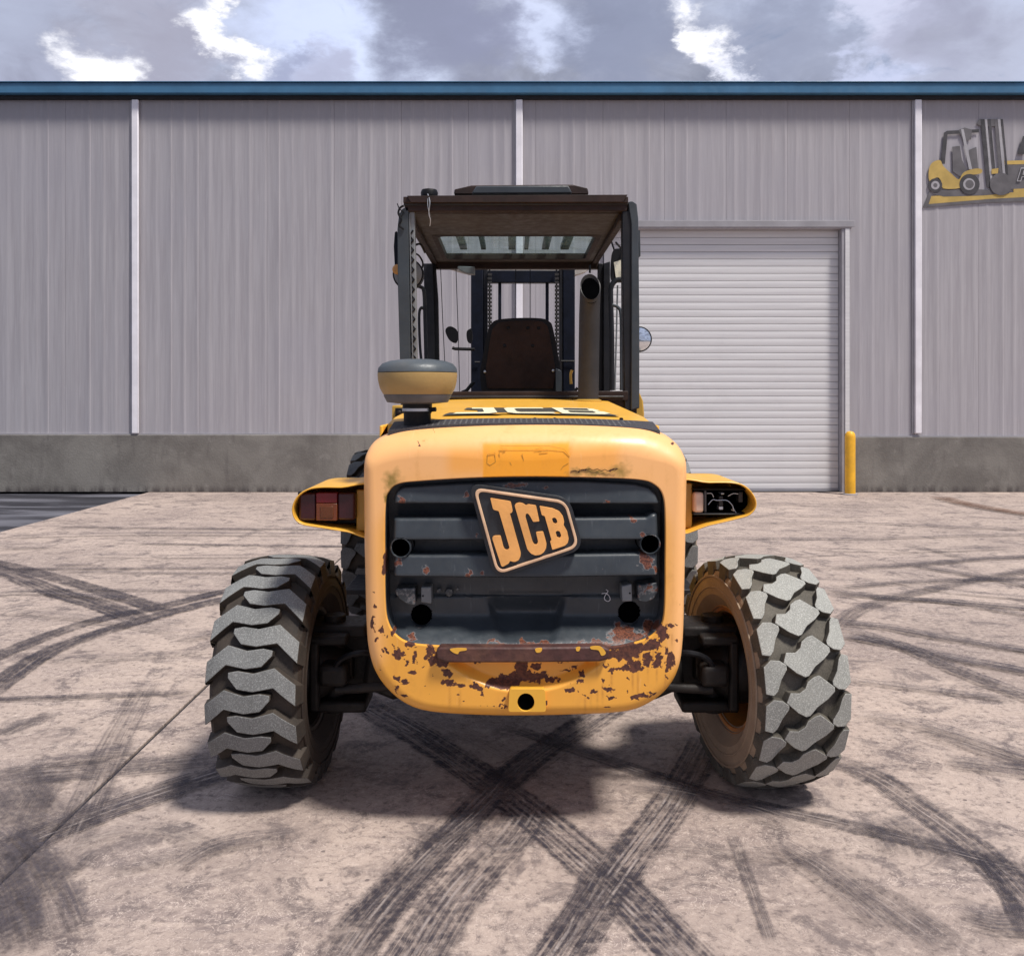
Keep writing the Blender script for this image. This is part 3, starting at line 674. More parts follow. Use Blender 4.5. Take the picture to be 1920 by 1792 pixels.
rust_p = np.array([(xpx(a), zpx(b), c*1.16/(F/FY), d_*1.16/(F/FY)) for a, b, c, d_ in rust_l])
stain_p = np.array([(xpx(a), zpx(b), c/(F/FY), d_/(F/FY)) for a, b, c, d_ in [(734,903,22,28),(725,935,8,20),(1110,886,60,11),(1160,884,24,16)]])
runs_l = [(843,1284,1330),(862,1284,1325),(1147,1262,1290),(1187,1262,1300),(1197,1262,1310),(1216,1250,1275),(1226,1215,1250),(1250,1262,1290),(1200,1225,1245),(1130,1285,1315),(1120,1297,1328),(1233,1255,1280),(1119,1242,1262),(1097,1305,1330),(1262,1195,1215),(1108,1300,1322)]
_rng = np.random.RandomState(3); _tab = _rng.rand(256, 256)
def vnoise(x, z, f):
    X = x*f+100; Z = z*f+100; i = np.floor(X).astype(int); j = np.floor(Z).astype(int); u = X-i; v = Z-j; u = u*u*(3-2*u); v = v*v*(3-2*v)
    g = lambda a, b: _tab[a % 256, b % 256]
    return (g(i, j)*(1-u)+g(i+1, j)*u)*(1-v)+(g(i, j+1)*(1-u)+g(i+1, j+1)*u)*v-.5
def field(x, z, A):
    x, z = (x+.016*vnoise(x, z, 55)+.010*vnoise(x, z, 130)+.006*vnoise(x, z, 260), z+.016*vnoise(x+7, z+3, 55)+.010*vnoise(x+5, z+9, 130)+.006*vnoise(x+2, z+5, 260))
    f = np.full(x.shape, -1.5)
    for cx, cz, rx, rz in A: f = np.maximum(f, 1-np.sqrt(((x-cx)/rx)**2+((z-cz)/rz)**2))
    return f
def set_attr(me, name, arr):
    a = me.attributes.new(name, 'FLOAT', 'POINT'); a.data.foreach_set('value', np.ascontiguousarray(arr, dtype=np.float32))
rows = []
ztopw, zbotw = OP[:, 1].max(), OP[:, 1].min()
topness = ss(ztopw-.14, ztopw-.02, OP[:, 1])
fr_ = .045+.075*topness        # fillet radius, wider at the shoulder
cen = np.array([CC.x, CC.y]); dn = (OP-cen); dn /= np.linalg.norm(dn, axis=1)[:, None]
def scoop(x, z):
    u = (x-xpx(983))/ (145/(F/FY))
    zb = zpx(1243)-(52/(F/FY))*(1-np.clip(np.abs(u), 0, 1)**2.2)
    inside = (np.abs(u) < 1)*ss(zpx(1240), zpx(1246), z)*ss(zb-.008, zb+.03, z)
    return .04*inside
for depth in (.62, .40, .22):
    rows.append((OP+0*dn, np.full(NT_, FY+depth)))
for a in np.linspace(0, 90, 9):
    ins = fr_*(1-math.cos(R(a))); dep = fr_*(1-math.sin(R(a)))
    rows.append((OP-dn*ins[:, None], FY+dep))
FI = OP-dn*fr_[:, None]
bulge = lambda P: .02*ss(0, 1, np.abs((P[:, 0]-CC.x)/.55))**2
for s in np.linspace(0, 1, 56)[1:]:
    P = FI*(1-s)+IP*s
    rows.append((P, FY+np.zeros(NT_)))
for k, (ins, dep) in enumerate(((.0015, .0005), (.003, .003), (.004, .007), (.004, .012), (.004, .075), (.004, .13))):
    rows.append((IP-dn*ins, np.full(NT_, FY+dep)))
V = []; 
for P, D in rows:
    D = D+scoop(P[:, 0], P[:, 1])*(D < FY+.02)+bulge(P)
    V.append(np.stack([P[:, 0], D, P[:, 1]], 1))
V = np.concatenate(V); nr = len(rows)
faces = [(r*NT_+k, r*NT_+(k+1) % NT_, (r+1)*NT_+(k+1) % NT_, (r+1)*NT_+k) for r in range(nr-1) for k in range(NT_)]
faces.append(tuple(range(NT_)))
def numesh(name, V, faces, mat, parent, attrs=None, smooth=40, **props):
    off = wloc(parent) if parent else Vector((0, 0, 0)); me = bpy.data.meshes.new(name)
    me.from_pydata((V-np.array(off)).tolist(), [], faces); me.update()
    for k, a in (attrs or {}).items(): set_attr(me, k, a)
    bm = bmesh.new(); bm.from_mesh(me); bmesh.ops.recalc_face_normals(bm, faces=bm.faces); bm.to_mesh(me); bm.free()
    for p in me.polygons: p.use_smooth = True
    me.set_sharp_from_angle(angle=R(smooth)); me.materials.append(mat)
    o = bpy.data.objects.new(name, me); COL.objects.link(o); o.parent = parent
    for k, v in props.items(): o[k] = v
    return o
x, z = V[:, 0], V[:, 2]
front = (V[:, 1] < FY+.10)*1.0
rust = field(x, z, rust_p)*front-1.5*(1-front)
stain = np.clip(field(x, z, stain_p)*1.4, 0, 1)*front
runs = np.zeros(x.shape)
for px_, y0, y1 in runs_l:
    runs = np.maximum(runs, np.exp(-((x-xpx(px_))/.0035)**2)*ss(zpx(y1+12), zpx(y1-10), z)*ss(zpx(y0-6), zpx(y0), z))
def rrect(x0, x1, y0, y1, soft): return ss(xpx(x0-soft), xpx(x0+soft), x)*ss(xpx(x1+soft), xpx(x1-soft), x)*ss(zpx(y1+soft), zpx(y1-soft), z)*ss(zpx(y0-soft), zpx(y0+soft), z)
patch = np.maximum.reduce([rrect(905, 1068, 832, 897, 5), .5*rrect(836, 960, 838, 893, 20), .45*rrect(1050, 1165, 826, 888, 18)])*front
faded = np.clip(ss(zpx(1010), zpx(860), z)*.85+ss(.40, .56, np.abs(x-CC.x))*.95*ss(zpx(1290), zpx(1230), z), 0, 1)
cowl = numesh('rear_cowl', V, faces, M_YEL, tk, dict(rust=rust, stain=stain, runs=runs*front, patch=patch, faded=faded), label='rounded yellow counterweight cowl with rust patches along its lower edge')
cowl.data.materials.append(M_GR)
_mi = np.zeros(len(cowl.data.polygons), dtype=np.int32); _mi[(nr-3)*NT_:(nr-1)*NT_] = 1; cowl.data.polygons.foreach_set('material_index', _mi)
# rusted ledge below the grille
bm = BM()
LP = [(818,1218),(826,1213),(985,1213.5),(1130,1212),(1143,1217),(1141,1236),(1125,1240),(985,1242),(835,1242),(820,1236)]
prism(bm, [pxl(LP, FY-.02)], FY-.022, FY+.05); part('rusted_ledge', bm, M_LIP, cowl, bevel=.006)
for P in ([(845,1216),(872,1215),(874,1219),(862,1221),(858,1226),(848,1222)], [(1108,1212),(1126,1212),(1136,1224),(1128,1229),(1122,1219),(1109,1217)], [(1004,1216),(1016,1215),(1014,1222),(1006,1223)],[(1080,1214),(1088,1213),(1086,1220),(1081,1220)]):
    bm = BM(); prism(bm, [pxl(catmull([(a, b, 0) for a, b in P], 4, True), FY-.024)], FY-.0235, FY-.02); part('paint_flake', bm, M_YEL2, cowl)
for L_ in ([(938,836),(1030,836)], [(1030,836),(1058,842),(1068,856)], [(914,852),(928,849),(929,866),(919,872),(913,868),(914,852)], [(936,848),(937,856)], [(979,850),(982,864)], [(956,866),(959,872)], [(938,840),(950,841),(944,846)], [(1003,842),(1018,840)], [(1012,848),(1028,846)], [(1066,868),(1056,874),(1052,880)]):
    bm = BM(); tube(bm, [at(a, b, FY-.0003) for a, b in L_], .0009, 4); part('sticker_residue', bm, M_YEL3, cowl)
bm = BM(); tube(bm, [at(a, b, FY-.0005) for a, b in ((1070,884),(1078,882),(1084,884),(1092,880),(1100,881),(1106,879),(1112,882),(1120,879),(1128,883),(1134,880),(1140,883),(1146,880),(1152,882),(1158,879))], .0014, 4); part('scratch', bm, M_BROWN, cowl)
# tow socket
bm = BM(); ou = roundpoly(pxl([(955,1291),(1022,1291),(1024,1334),(953,1334)], FY-.012), .01)
ho = pxl(circ(986, 1316, 16, 22, 17), FY-.012)
prism(bm, [ou, ho], FY-.014, FY+.03); part('tow_socket', bm, M_YEL2, cowl, bevel=.005)
bm = BM(); prism(bm, [pxl(circ(986, 1316, 17, 22, 18), FY)], FY+.0, FY+.004)
bmesh.ops.translate(bm, verts=bm.verts, vec=(0, -.003, 0)); part('socket_hole_dark', bm, M_VOID, cowl)  # near-black disc stands in for the dark inside the socket

# grille: a recessed dark panel inside the cowl opening
gr = empty('grille', (CC.x, FY+.05, CC.y), tk)
holes = [(783, 1170, 20), (1189, 1165, 21)]
ringsN = 64; PV = []
thg = th[::2]; IPg = IP[::2]-dn[::2]*.0035
for s in np.linspace(1, 0.0, ringsN): PV.append(cen+(IPg-cen)*s)
P = np.concatenate(PV); px_, pz_ = P[:, 0], P[:, 1]
ramp = 1-ss(zpx(1216), zpx(1168), pz_)
dep = .125*(1-ramp)+.012*ramp
top_sh = ss(zpx(1000), zpx(900), pz_); dep = dep*(1-top_sh)+.06*top_sh
cxn = xpx(988); hw = np.interp(pz_, [zpx(1206), zpx(1190), zpx(1150), zpx(1095)], [46/(F/FY), 58/(F/FY), 72/(F/FY), 85/(F/FY)])
dd = np.abs(px_-cxn); notch = (1-ss(hw-.014, hw+.014, dd))*ss(zpx(1209), zpx(1200), pz_)*(1-ss(zpx(1170), zpx(1120), pz_))
dep = dep+.040*notch+.010*ss(zpx(1136), zpx(1132), pz_)*(1-ss(zpx(1088), zpx(1084), pz_))
PVv = np.stack([px_, FY+dep+.004, pz_], 1); Ng = len(thg)
fc = []
for r in range(ringsN-2):
    for k in range(Ng):
        q = (r*Ng+k, r*Ng+(k+1) % Ng, (r+1)*Ng+(k+1) % Ng, (r+1)*Ng+k)
        c = P[list(q)].mean(0)
        if any(math.hypot(c[0]-xpx(hx), c[1]-zpx(hy)) < hr*.98/(F/FY) for hx, hy, hr in holes): continue
        fc.append(q)
fc.append(tuple(range((ringsN-2)*Ng, (ringsN-1)*Ng)))
def snap(VV, hs, Y):
    for hx, hy, hr in hs:
        cx_, cz_, rr_ = xpx(hx, Y), zpx(hy, Y), hr/F*Y
        dx_, dz_ = VV[:, 0]-cx_, VV[:, 2]-cz_; d_ = np.hypot(dx_, dz_)+1e-9
        mk = (d_ < rr_*1.0) & (d_ > rr_*.3)
        VV[mk, 0] = cx_+dx_[mk]/d_[mk]*rr_; VV[mk, 2] = cz_+dz_[mk]/d_[mk]*rr_
snap(PVv, holes, FY)
grust = [(1180,1198,40,14),(1225,1190,14,14),(1165,1190,12,10),(748,1110,1,1),(1130,1209,60,5),(1000,1211,70,4),(930,1209,30,4),(770,1202,12,6)]
gA = np.array([(xpx(a), zpx(b), c/(F/FY), d_/(F/FY)) for a, b, c, d_ in grust])
numesh('recessed_panel', PVv, fc, M_GR, gr, dict(rust=field(px_, pz_, gA)))
for hx, hy, hr in holes+[(751, 1027, 18.5), (1219, 1020, 18.5)]:
    low = hy > 1100; Yh = FY+.02 if not low else FY+.035
    c = at(hx, hy, Yh); r = hr*Yh/F*(1.0)
    if not low:
        bm = BM(); lathe(bm, [(r+.002, .08), (r+.002, .002), (r-.001, -.002), (r-.003, .002), (r-.003, .08)], (c.x, Yh, c.z), 'Y', 40, cap=False)
        part('port', bm, M_GR, gr)
    else:
        bm = BM(); c = at(hx, hy, FY); r = hr/F*FY
        lathe(bm, [(r+.0005, FY+.012-Yh), (r+.0005, .12)], (c.x, Yh, c.z), 'Y', 40, cap=False)
        for v_ in bm.verts:
            if v_.co.y < FY+.03: v_.co.y = FY+.006+.012+.113*float(ss(zpx(1216), zpx(1168), np.array(v_.co.z)))-.004
        part('port', bm, M_GR, gr)
    bm = BM(); lathe(bm, [(r+.004, .095), (r+.004, .10)], (c.x, Yh, c.z), 'Y', 36); part('port_hole_dark', bm, M_VOID, gr)  # near-black disc paints the darkness deep in the port
    bm = BM(); lathe(bm, [(r-.0032, .006 if not low else .092), (r-.0032, .096)], (c.x, Yh, c.z), 'Y', 36, cap=False); part('port_liner', bm, M_VOID, gr)
# slats with notches round the ports
slat_rust = [(798,1070,9,8),(878,1075,7,9),(905,1075,5,5),(748,1056,9,12),(1213,1052,13,20),(1230,1072,6,9),(1132,1068,2,3),(750,940,6,8),(875,928,6,6),(965,912,24,6),(1022,918,4,8),(1140,942,10,3),(1188,976,6,6),(1205,1005,5,5),(892,1003,4,5)]
slA = np.array([(xpx(a), zpx(b), c/(F/FY), d_/(F/FY)) for a, b, c, d_ in slat_rust])
def slat(P, y0, y1, r=6):
    L = roundpoly(P, r, 4); L = pxl([(p.x, p.y) for p in L], FY+.02)
    n = len(L); c = np.mean(np.array(L), 0)
    bm = BM(); prism(bm, [L], y0, y1)
    o = part('slat', bm, M_GR, gr, bevel=.006)
    return o
def slat_grid(top, bot, x0, x1, yf, yb, notch=None, lean=.012):
    """slat as a fine grid so its worn spots can follow the plastic"""
    nx, nz = 150, 16; Vv = []; Ff = []
    xs = np.linspace(x0, x1, nx)
    tp = np.interp(xs, *zip(*top)); bt = np.interp(xs, *zip(*bot))
    for i in range(nx):
        e = min(1, min(i, nx-1-i)/3)
        for j in range(nz+2):
            u = min(max((j-1)/(nz-1), 0), 1)
            yy = tp[i]+(bt[i]-tp[i])*u
            rad = min(u, 1-u)*(bt[i]-tp[i]); rr = min(1, rad/5.0); rr = math.sqrt(max(0, 1-(1-rr)**2))
            ee = math.sqrt(max(0, 1-(1-e)**2))
            Yd = yf+lean*u*0+.010*(1-rr)+.014*(1-ee) + lean*(1-u)
            if j in (0, nz+1): Yd = yb
            Vv.append((xpx(xs[i], FY+.02), Yd, zpx(yy, FY+.02)))
    m = nz+2
    for i in range(nx-1):
        for j in range(m-1): Ff.append((i*m+j, (i+1)*m+j, (i+1)*m+j+1, i*m+j+1))
    Ff += [tuple(range(m)), tuple((nx-1)*m+j for j in range(m))]
    Vv = np.array(Vv)
    keep = []
    for f in Ff:
        if len(f) == 4 and notch:
            c = Vv[list(f)].mean(0)
            if any(math.hypot(c[0]-xpx(hx, FY+.02), c[2]-zpx(hy, FY+.02)) < (hr)/(F/(FY+.02)) for hx, hy, hr in notch): continue
        keep.append(f)
    return numesh('slat', Vv, keep, M_GR, gr, dict(rust=field(Vv[:, 0], Vv[:, 2], slA)), smooth=50)
NP = [(751, 1027, 19), (1219, 1020, 19)]
slat_grid([(738,932),(744,920),(756,913),(870,905),(985,900),(1100,901),(1190,907),(1216,914),(1230,925),(1237,940)], [(738,944),(900,945),(1237,945)], 738, 1237, FY+.018, FY+.10)
slat_grid([(737,972),(1100,971),(1214,970),(1222,964),(1234,963)], [(737,1013),(1234,1012)], 737, 1234, FY+.016, FY+.10, NP)
slat_grid([(738,1040),(800,1041),(1100,1039),(1233,1037)], [(738,1081),(985,1083),(1233,1079)], 738, 1233, FY+.014, FY+.10, NP)
# brackets under the slats
def bracket(P, y0, y1, mat=M_GR, name='bracket'):
    bm = BM(); prism(bm, [pxl(P, FY+.05)], y0, y1); part(name, bm, mat, gr, bevel=.004)
bracket([(741,1103),(778,1102),(779,1134),(762,1132),(748,1122),(742,1112)], FY+.045, FY+.12)
bracket([(1195,1097),(1232,1091),(1234,1106),(1226,1122),(1212,1129),(1196,1126)], FY+.045, FY+.12)
M_PALE = simple('worn_grey_plate', (.17, .18, .19), .45, var=.2, nscale=12)
bracket([(789,1101),(808,1101),(809,1133),(789,1130)], FY+.055, FY+.12, M_PALE, 'latch_plate')
bracket([(1166,1099),(1185,1095),(1186,1128),(1167,1129)], FY+.055, FY+.12, M_PALE, 'latch_plate')
for cx_, cy_ in ((793, 1117), (1181, 1112)):
    c = at(cx_, cy_, FY+.053); bm = BM(); lathe(bm, [(.003, 0), (.003, .002)], c, 'Y', 12); part('latch_hole_dark', bm, M_VOID, gr)  # black dot painted on the plate as the dark of a hole
bm = BM(); tube(bm, catmull([at(x_, y_, FY+.112) for x_, y_ in [(1128,1113),(1136,1112),(1142,1117),(1144,1124),(1139,1127),(1133,1122),(1136,1114),(1140,1108),(1136,1105)]], 5), .0011, 6); part('chalk_scribble', bm, M_WHITE, gr)
for cx_, cy_, rr in ((823, 1107, .009), (842, 1110, .015), (858, 1104, .006)):
    c = at(cx_, cy_, FY+.115); bm = BM(); lathe(bm, [(rr, 0), (rr*.8, -.005), (.001, -.006)], (c.x, FY+.116, c.z), 'Y', 16); part('bolt', bm, M_GR, gr)

# badge with the three raised letters
bd = empty('badge', at(985, 996, FY), tk)
zc = lambda P: [(860+a/7.385, 880+b/7.385) for a, b in P]
quad = [(887,914),(1062,939),(1086,1025),(932,1077)]
YB = FY-.012
def q2(off): return [tuple(p) for p in offset([Vector((a, b)) for a, b in quad], off)]
def rq(off, r): return roundpoly(q2(off), r, 7)
bm = BM(); prism(bm, [pxl([tuple(p) for p in rq(7, 26)], YB)], YB+.004, FY+.09); part('backing_plate', bm, M_BADGE, bd, bevel=.004)
bm = BM(); prism(bm, [pxl([tuple(p) for p in rq(0, 20)], YB), pxl([tuple(p) for p in rq(-5, 16)], YB)], YB-.006, YB+.006); part('border', bm, M_BORDER, bd, bevel=.0018)
J = [(438,392),(700,435),(722,445),(748,570),(735,598),(708,602),(860,1150),(855,1200),(830,1250),(780,1275),(740,1270),(710,1258),(695,1295),(610,1342),(590,1330),(465,950),(475,925),(500,915),(580,912),(620,1070),(640,1103),(680,1108),(705,1080),(556,573),(500,560),(475,545)]
Cc = [(775,500),(790,470),(840,455),(890,465),(935,498),(960,478),(1070,495),(1118,715),(1030,722),(990,645),(960,605),(928,610),(925,650),(1020,990),(1045,1035),(1080,1035),(1100,1000),(1070,870),(1085,862),(1170,855),(1215,1020),(1210,1080),(1180,1140),(1130,1175),(1060,1185),(1000,1160),(950,1100)]
B_ = [(1118,502),(1300,535),(1390,575),(1440,640),(1460,720),(1450,765),(1500,850),(1522,950),(1510,1010),(1470,1050),(1295,1108),(1265,990),(1285,975),(1190,640),(1150,630)]
BH = [[(1290,675),(1320,660),(1350,675),(1368,725),(1340,750),(1305,730)], [(1340,860),(1370,842),(1400,855),(1420,915),(1400,945),(1360,930)]]
for L_, H_ in ((J, []), (Cc, []), (B_, BH)):
    bm = BM(); prism(bm, [pxl(zc([tuple(p) for p in roundpoly(L_, 14, 2)]), YB)]+[pxl(zc([tuple(p) for p in roundpoly(h, 12, 2)]), YB) for h in H_], YB-.007, YB+.006)
    part('letter', bm, M_LET, bd, bevel=.0022)

# hood
def hz(Y): return 1.3986+.041*(Y-3.16)
HL, HR = -.445, .503
hood = empty('hood', (TX, 4, 1.4), tk)
bm = BM(); nX, nY = 24, 14; G = []
for j in range(nY+1):
    Y = 3.15+(4.62-3.15)*j/nY; row = []
    for i in range(nX+1):
        u = i/nX*2-1; X = (HL+HR)/2+(HR-HL)/2*u*(1+.0*j)
        row.append(bm.verts.new((X, Y, hz(Y)-.012*abs(u)**3-.012*(1-min(1, j/2)))))
    G.append(row)
for j in range(nY):
    for i in range(nX): bm.faces.new((G[j][i], G[j][i+1], G[j+1][i+1], G[j+1][i]))
def skirt(edge, dvec):
    lo = [bm.verts.new(v.co+Vector(dvec)) for v in edge]
    for a, b_, c_, d_ in zip(edge, edge[1:], lo[1:], lo): bm.faces.new((a, b_, c_, d_))
skirt(G[0], (0, .0, -.03)); skirt([r_[0] for r_ in G], (-.06, 0, -.10)); skirt([r_[-1] for r_ in G], (.06, 0, -.10)); skirt(G[-1], (0, 0, -.1))
part('hood_panel', bm, M_YEL2, hood, smooth=50)
for xa, xb, sgn in ((HL-.06, HL-.075, -1), (HR+.06, HR+.075, 1)):
    bm = BM(); box(bm, min(xa, xb), max(xa, xb), 3.45, 4.55, .62, 1.36); part('engine_side_panel', bm, M_YEL2, hood, bevel=.006)
# filler between cowl top and hood: vent strip
bm = BM(); vs = []
for i in range(41):
    u = i/40*2-1; X = xpx(982, 3.1)+.465*u; c_ = 1-abs(u)**2.6
    vs.append([bm.verts.new((X, 3.01, 1.357+.025*c_)), bm.verts.new((X, 3.165, 1.383+.013*c_)), bm.verts.new((X, 3.165, 1.2)), bm.verts.new((X, 3.01, 1.2))])
for a, b_ in zip(vs, vs[1:]):
    for k in range(4): bm.faces.new((a[k], b_[k], b_[(k+1) % 4], a[(k+1) % 4]))
bm.faces.new(vs[0]); bm.faces.new(vs[-1][::-1]); part('vent_strip', bm, M_MESH, hood)
for k in range(46):
    u = (k+.5)/46*2-1; X = xpx(982, 3.1)+.44*u; c_ = 1-abs(u)**2.6
    bm = BM(); vs_ = [bm.verts.new((X+dx_, y_, z_+dz_)) for dx_ in (-.003, .003) for y_, z_ in ((3.02, 1.3587+.0242*c_), (3.155, 1.3813+.0138*c_)) for dz_ in (0, .0016)]
    for f_ in ((0, 1, 3, 2), (4, 6, 7, 5), (0, 4, 5, 1), (2, 3, 7, 6), (0, 2, 6, 4), (1, 5, 7, 3)): bm.faces.new([vs_[i_] for i_ in f_])
    part('vent_bar', bm, M_GUN, hood)
bm = BM()
for xx in (1003, 1040, 1165):
    c = at(xx, 780, 3.17); lathe(bm, [(.008, -.01), (.007, .006), (.002, .008)], (c.x, 3.172, hz(3.19)-.01), 'Z', 10)
part('hood_clip', bm, M_BLACK, hood)
# lettering on the hood
def flat(name, L, z_, mat):
    bm = BM(); vs = [bm.verts.new((a, b, hz(b)+z_-.012*abs((a-(HL+HR)/2)/((HR-HL)/2))**3)) for a, b in L]
    e = [bm.edges.new((vs[i], vs[(i+1) % len(vs)])) for i in range(len(vs))]
    bmesh.ops.triangle_fill(bm, edges=e); part(name, bm, mat, hood)
yb, yt = 3.30, 3.76; hx_ = lambda s: -.270+s*.66      # s 0..1 across, lettering sheared
def sh(P): return [(hx_(s)+(v-.5)*.0-(.03*(v-.5)), yb+(yt-yb)*v) for s, v in P]
flat('letter_band', sh([(-.01,0),(.30,0),(.34,.06),(.65,.0),(1.0,.0),(.97,.25),(.93,1),(.70,1),(.62,.95),(.33,.98),(.14,1),(.12,.72),(.2,.6),(.2,.32),(.03,.3)]), .0025, M_DECALD)
flat('letter', sh([(.05,.07),(.26,.07),(.31,.2),(.31,.92),(.17,.92),(.17,.75),(.235,.75),(.235,.30),(.22,.25),(.07,.25)]), .0045, M_DECALC)
flat('letter', sh([(.37,.2),(.41,.07),(.64,.07),(.64,.24),(.45,.24),(.43,.32),(.43,.68),(.45,.76),(.62,.76),(.62,.92),(.40,.92),(.37,.8)]), .0045, M_DECALC)
flat('letter', sh([(.68,.07),(.92,.07),(.97,.2),(.96,.45),(.92,.5),(.95,.55),(.94,.82),(.90,.92),(.68,.92)]), .0045, M_DECALC)
for v0, v1 in ((.22, .42), (.58, .78)): flat('letter_counter', sh([(.74,v0),(.89,v0),(.89,v1),(.74,v1)]), .0065, M_DECALD)
# yellow flanks seen either side of the hood, further forward
for P, Y, mt in (([(1196,735),(1200,738),(1206,752),(1208,775),(1208,880),(1185,880),(1185,735)], 4.75, M_YEL3), ([(735,760),(760,760),(760,880),(735,880)], 4.45, M_YEL3)):
    bm = BM(); prism(bm, [pxl(P, Y)], Y, Y+1.3); part('side_panel', bm, mt, tk, bevel=.006)
bm = BM(); prism(bm, [pxl([(741,765),(757,765),(757,797),(741,797)], 4.44)], 4.435, 4.447); part('side_vent', bm, M_BLACK, tk, bevel=.003)
for cy_ in (774, 788):
    c = at(748, cy_, 4.43); bm = BM(); lathe(bm, [(.012, 0), (.008, -.004), (.001, -.005)], (c.x, 4.434, c.z), 'Y', 14); part('bolt', bm, M_BROWN, tk)
bm = BM(); prism(bm, [pxl([(1172,733),(1194,733),(1194,800),(1172,800)], 4.66)], 4.66, 4.9); part('cab_corner', bm, M_BROWN, tk)

# air pre-cleaner
PX, PY = xpx(783, 3.10), 3.10
def pzz(y): return CH-(y-HY)*PY/F
rp = lambda w_: w_*PY/F
pc = empty('precleaner', (PX, PY, pzz(800)), tk)
bm = BM(); lathe(bm, [(.001, pzz(673)), (rp(30), pzz(674)), (rp(52), pzz(677)), (rp(66), pzz(682)), (rp(73), pzz(690)), (rp(74.5), pzz(698)), (rp(73), pzz(699))], (PX, PY, 0), n=56); part('lid', bm, M_CAP, pc)
bm = BM(); lathe(bm, [(rp(74), pzz(699.3)), (rp(74.5), pzz(703)), (rp(73), pzz(716)), (rp(70), pzz(728)), (rp(64), pzz(739)), (rp(50), pzz(741))], (PX, PY, 0), n=56); part('bowl', bm, M_CREAM, pc)
bm = BM(); lathe(bm, [(rp(63), pzz(738)), (rp(63), pzz(742)), (rp(57), pzz(754)), (rp(30), pzz(757))], (PX, PY, 0), n=56); part('collar', bm, M_GUN, pc)
bm = BM(); lathe(bm, [(rp(28), pzz(750)), (rp(27.5), pzz(772)), (rp(25.5), pzz(776)), (rp(25.5), pzz(806)), (rp(27), pzz(812))], (PX-.001, PY, 0), n=36); part('intake_pipe', bm, M_BLACK, pc)
bm = BM(); lathe(bm, [(rp(28.6), pzz(765)), (rp(29), pzz(765.5)), (rp(29), pzz(770.5)), (rp(28.4), pzz(771))], (PX, PY, 0), n=36, cap=False); part('hose_clamp', bm, M_STEEL, pc)
bm = BM(); tube(bm, [(PX+rp(24), PY-.03, pzz(768)), (PX+rp(36), PY-.035, pzz(767))], .008, 10); part('clamp_screw', bm, M_BLACK, pc)
bm = BM(); tube(bm, [(PX+rp(38), PY-.078, pzz(704)), (PX+rp(37), PY-.076, pzz(728))], .0012, 6); part('bowl_seam', bm, M_GUN, pc)

# exhaust stack with slant-cut mouth
EY = 4.48
ex = empty('exhaust_stack', at(1103, 750, EY), tk)
def stack(bm, r0, r1, cut, zb, ztop_):
    n = 36; a0 = []; a1 = []; am = []
    cb = at(1102.5, 752, EY); ct = at(1106, 540, EY)
    for k in range(n):
        a = 2*math.pi*k/n
        a0.append(bm.verts.new((cb.x+math.cos(a)*r0, EY+math.sin(a)*r0, cb.z-.06)))
        am.append(bm.verts.new(((cb.x*.25+ct.x*.75)+math.cos(a)*r0, EY+math.sin(a)*r0, 1.48+150/F*EY)))
        s = (math.sin(a)+1)/2
        a1.append(bm.verts.new((ct.x+math.cos(a)*r1, EY-.03+math.sin(a)*r1, at(0, 565, EY).z*(1-s)+at(0, 513, EY).z*s)))
    for A, B in ((a0, am), (am, a1)):
        for k in range(n): bm.faces.new((A[k], A[(k+1) % n], B[(k+1) % n], B[k]))
    return a0, a1
bm = BM(); o0, o1 = stack(bm, .0525, .052, 0, 0, 0); i0, i1 = stack(bm, .047, .047, 0, 0, 0)
for k in range(36): bm.faces.new((o1[k], o1[(k+1) % 36], i1[(k+1) % 36], i1[k]))
part('pipe', bm, M_EXH, ex)
bm = BM(); c = at(1106, 540, EY); ring_ = []
for k in range(36):
    a = 2*math.pi*k/36; s = (math.sin(a)+1)/2
    ring_.append(bm.verts.new((c.x+math.cos(a)*.0468, EY-.03+math.sin(a)*.0468, (at(0, 568, EY).z*(1-s)+at(0, 516, EY).z*s)-.012)))
bm.faces.new(ring_); part('dark_mouth', bm, M_VOID, ex)  # black disc stands in for the dark inside of the pipe
bm = BM(); lathe(bm, [(.07, -.005), (.07, .004), (.056, .01)], at(1102.5, 752, EY), n=30); part('base_flange', bm, M_YEL3, ex)

# ------------------------------------------------------------------ cab
CY = 4.62; FRY = 6.25
cab = empty('cab', (TX, 5.4, 1.4), tk)
def pbox(name, P, Y0, Y1, mat, par=cab, bevel=.004, Yp=None):
    bm = BM(); prism(bm, [pxl(P, Yp or Y0)], Y0, Y1); return part(name, bm, mat, par, bevel=bevel)
pbox('rear_post', [(754,392),(762,388),(766,388),(766,430),(770,690),(771,800),(752,800),(750,690),(746,540),(745,430),(748,402)], CY, CY+.07, M_POST)
pbox('post_inner_channel', [(766.5,396),(777,396),(780,540),(782,690),(783,800),(772,800),(771,690)], CY+.012, CY+.06, M_PALE)
bm = BM()
tm, bt_ = (771, 432), (776, 672); n = 26; pts = []
for i in range(n+1):
    u = i/n; xx = tm[0]+(bt_[0]-tm[0])*u+(-3.6 if i % 2 else 3.6); pts.append(at(xx, tm[1]+(bt_[1]-tm[1])*u, CY+.008))
tube(bm, pts, .0048, 6); part('zigzag_trim', bm, M_BLACK, cab)
bm = BM(); tube(bm, [at(768, 402, CY+.005), at(771, 560, CY+.005), at(774, 672, CY+.005)], .003, 6); part('trim_edge', bm, M_PALE, cab)
pbox('rear_post', [(1167,396),(1178,396),(1178,380),(1186,378),(1194,384),(1197,410),(1199,600),(1199,765),(1183,770),(1171,770),(1168,600)], CY+.004, CY+.08, M_FRAME)
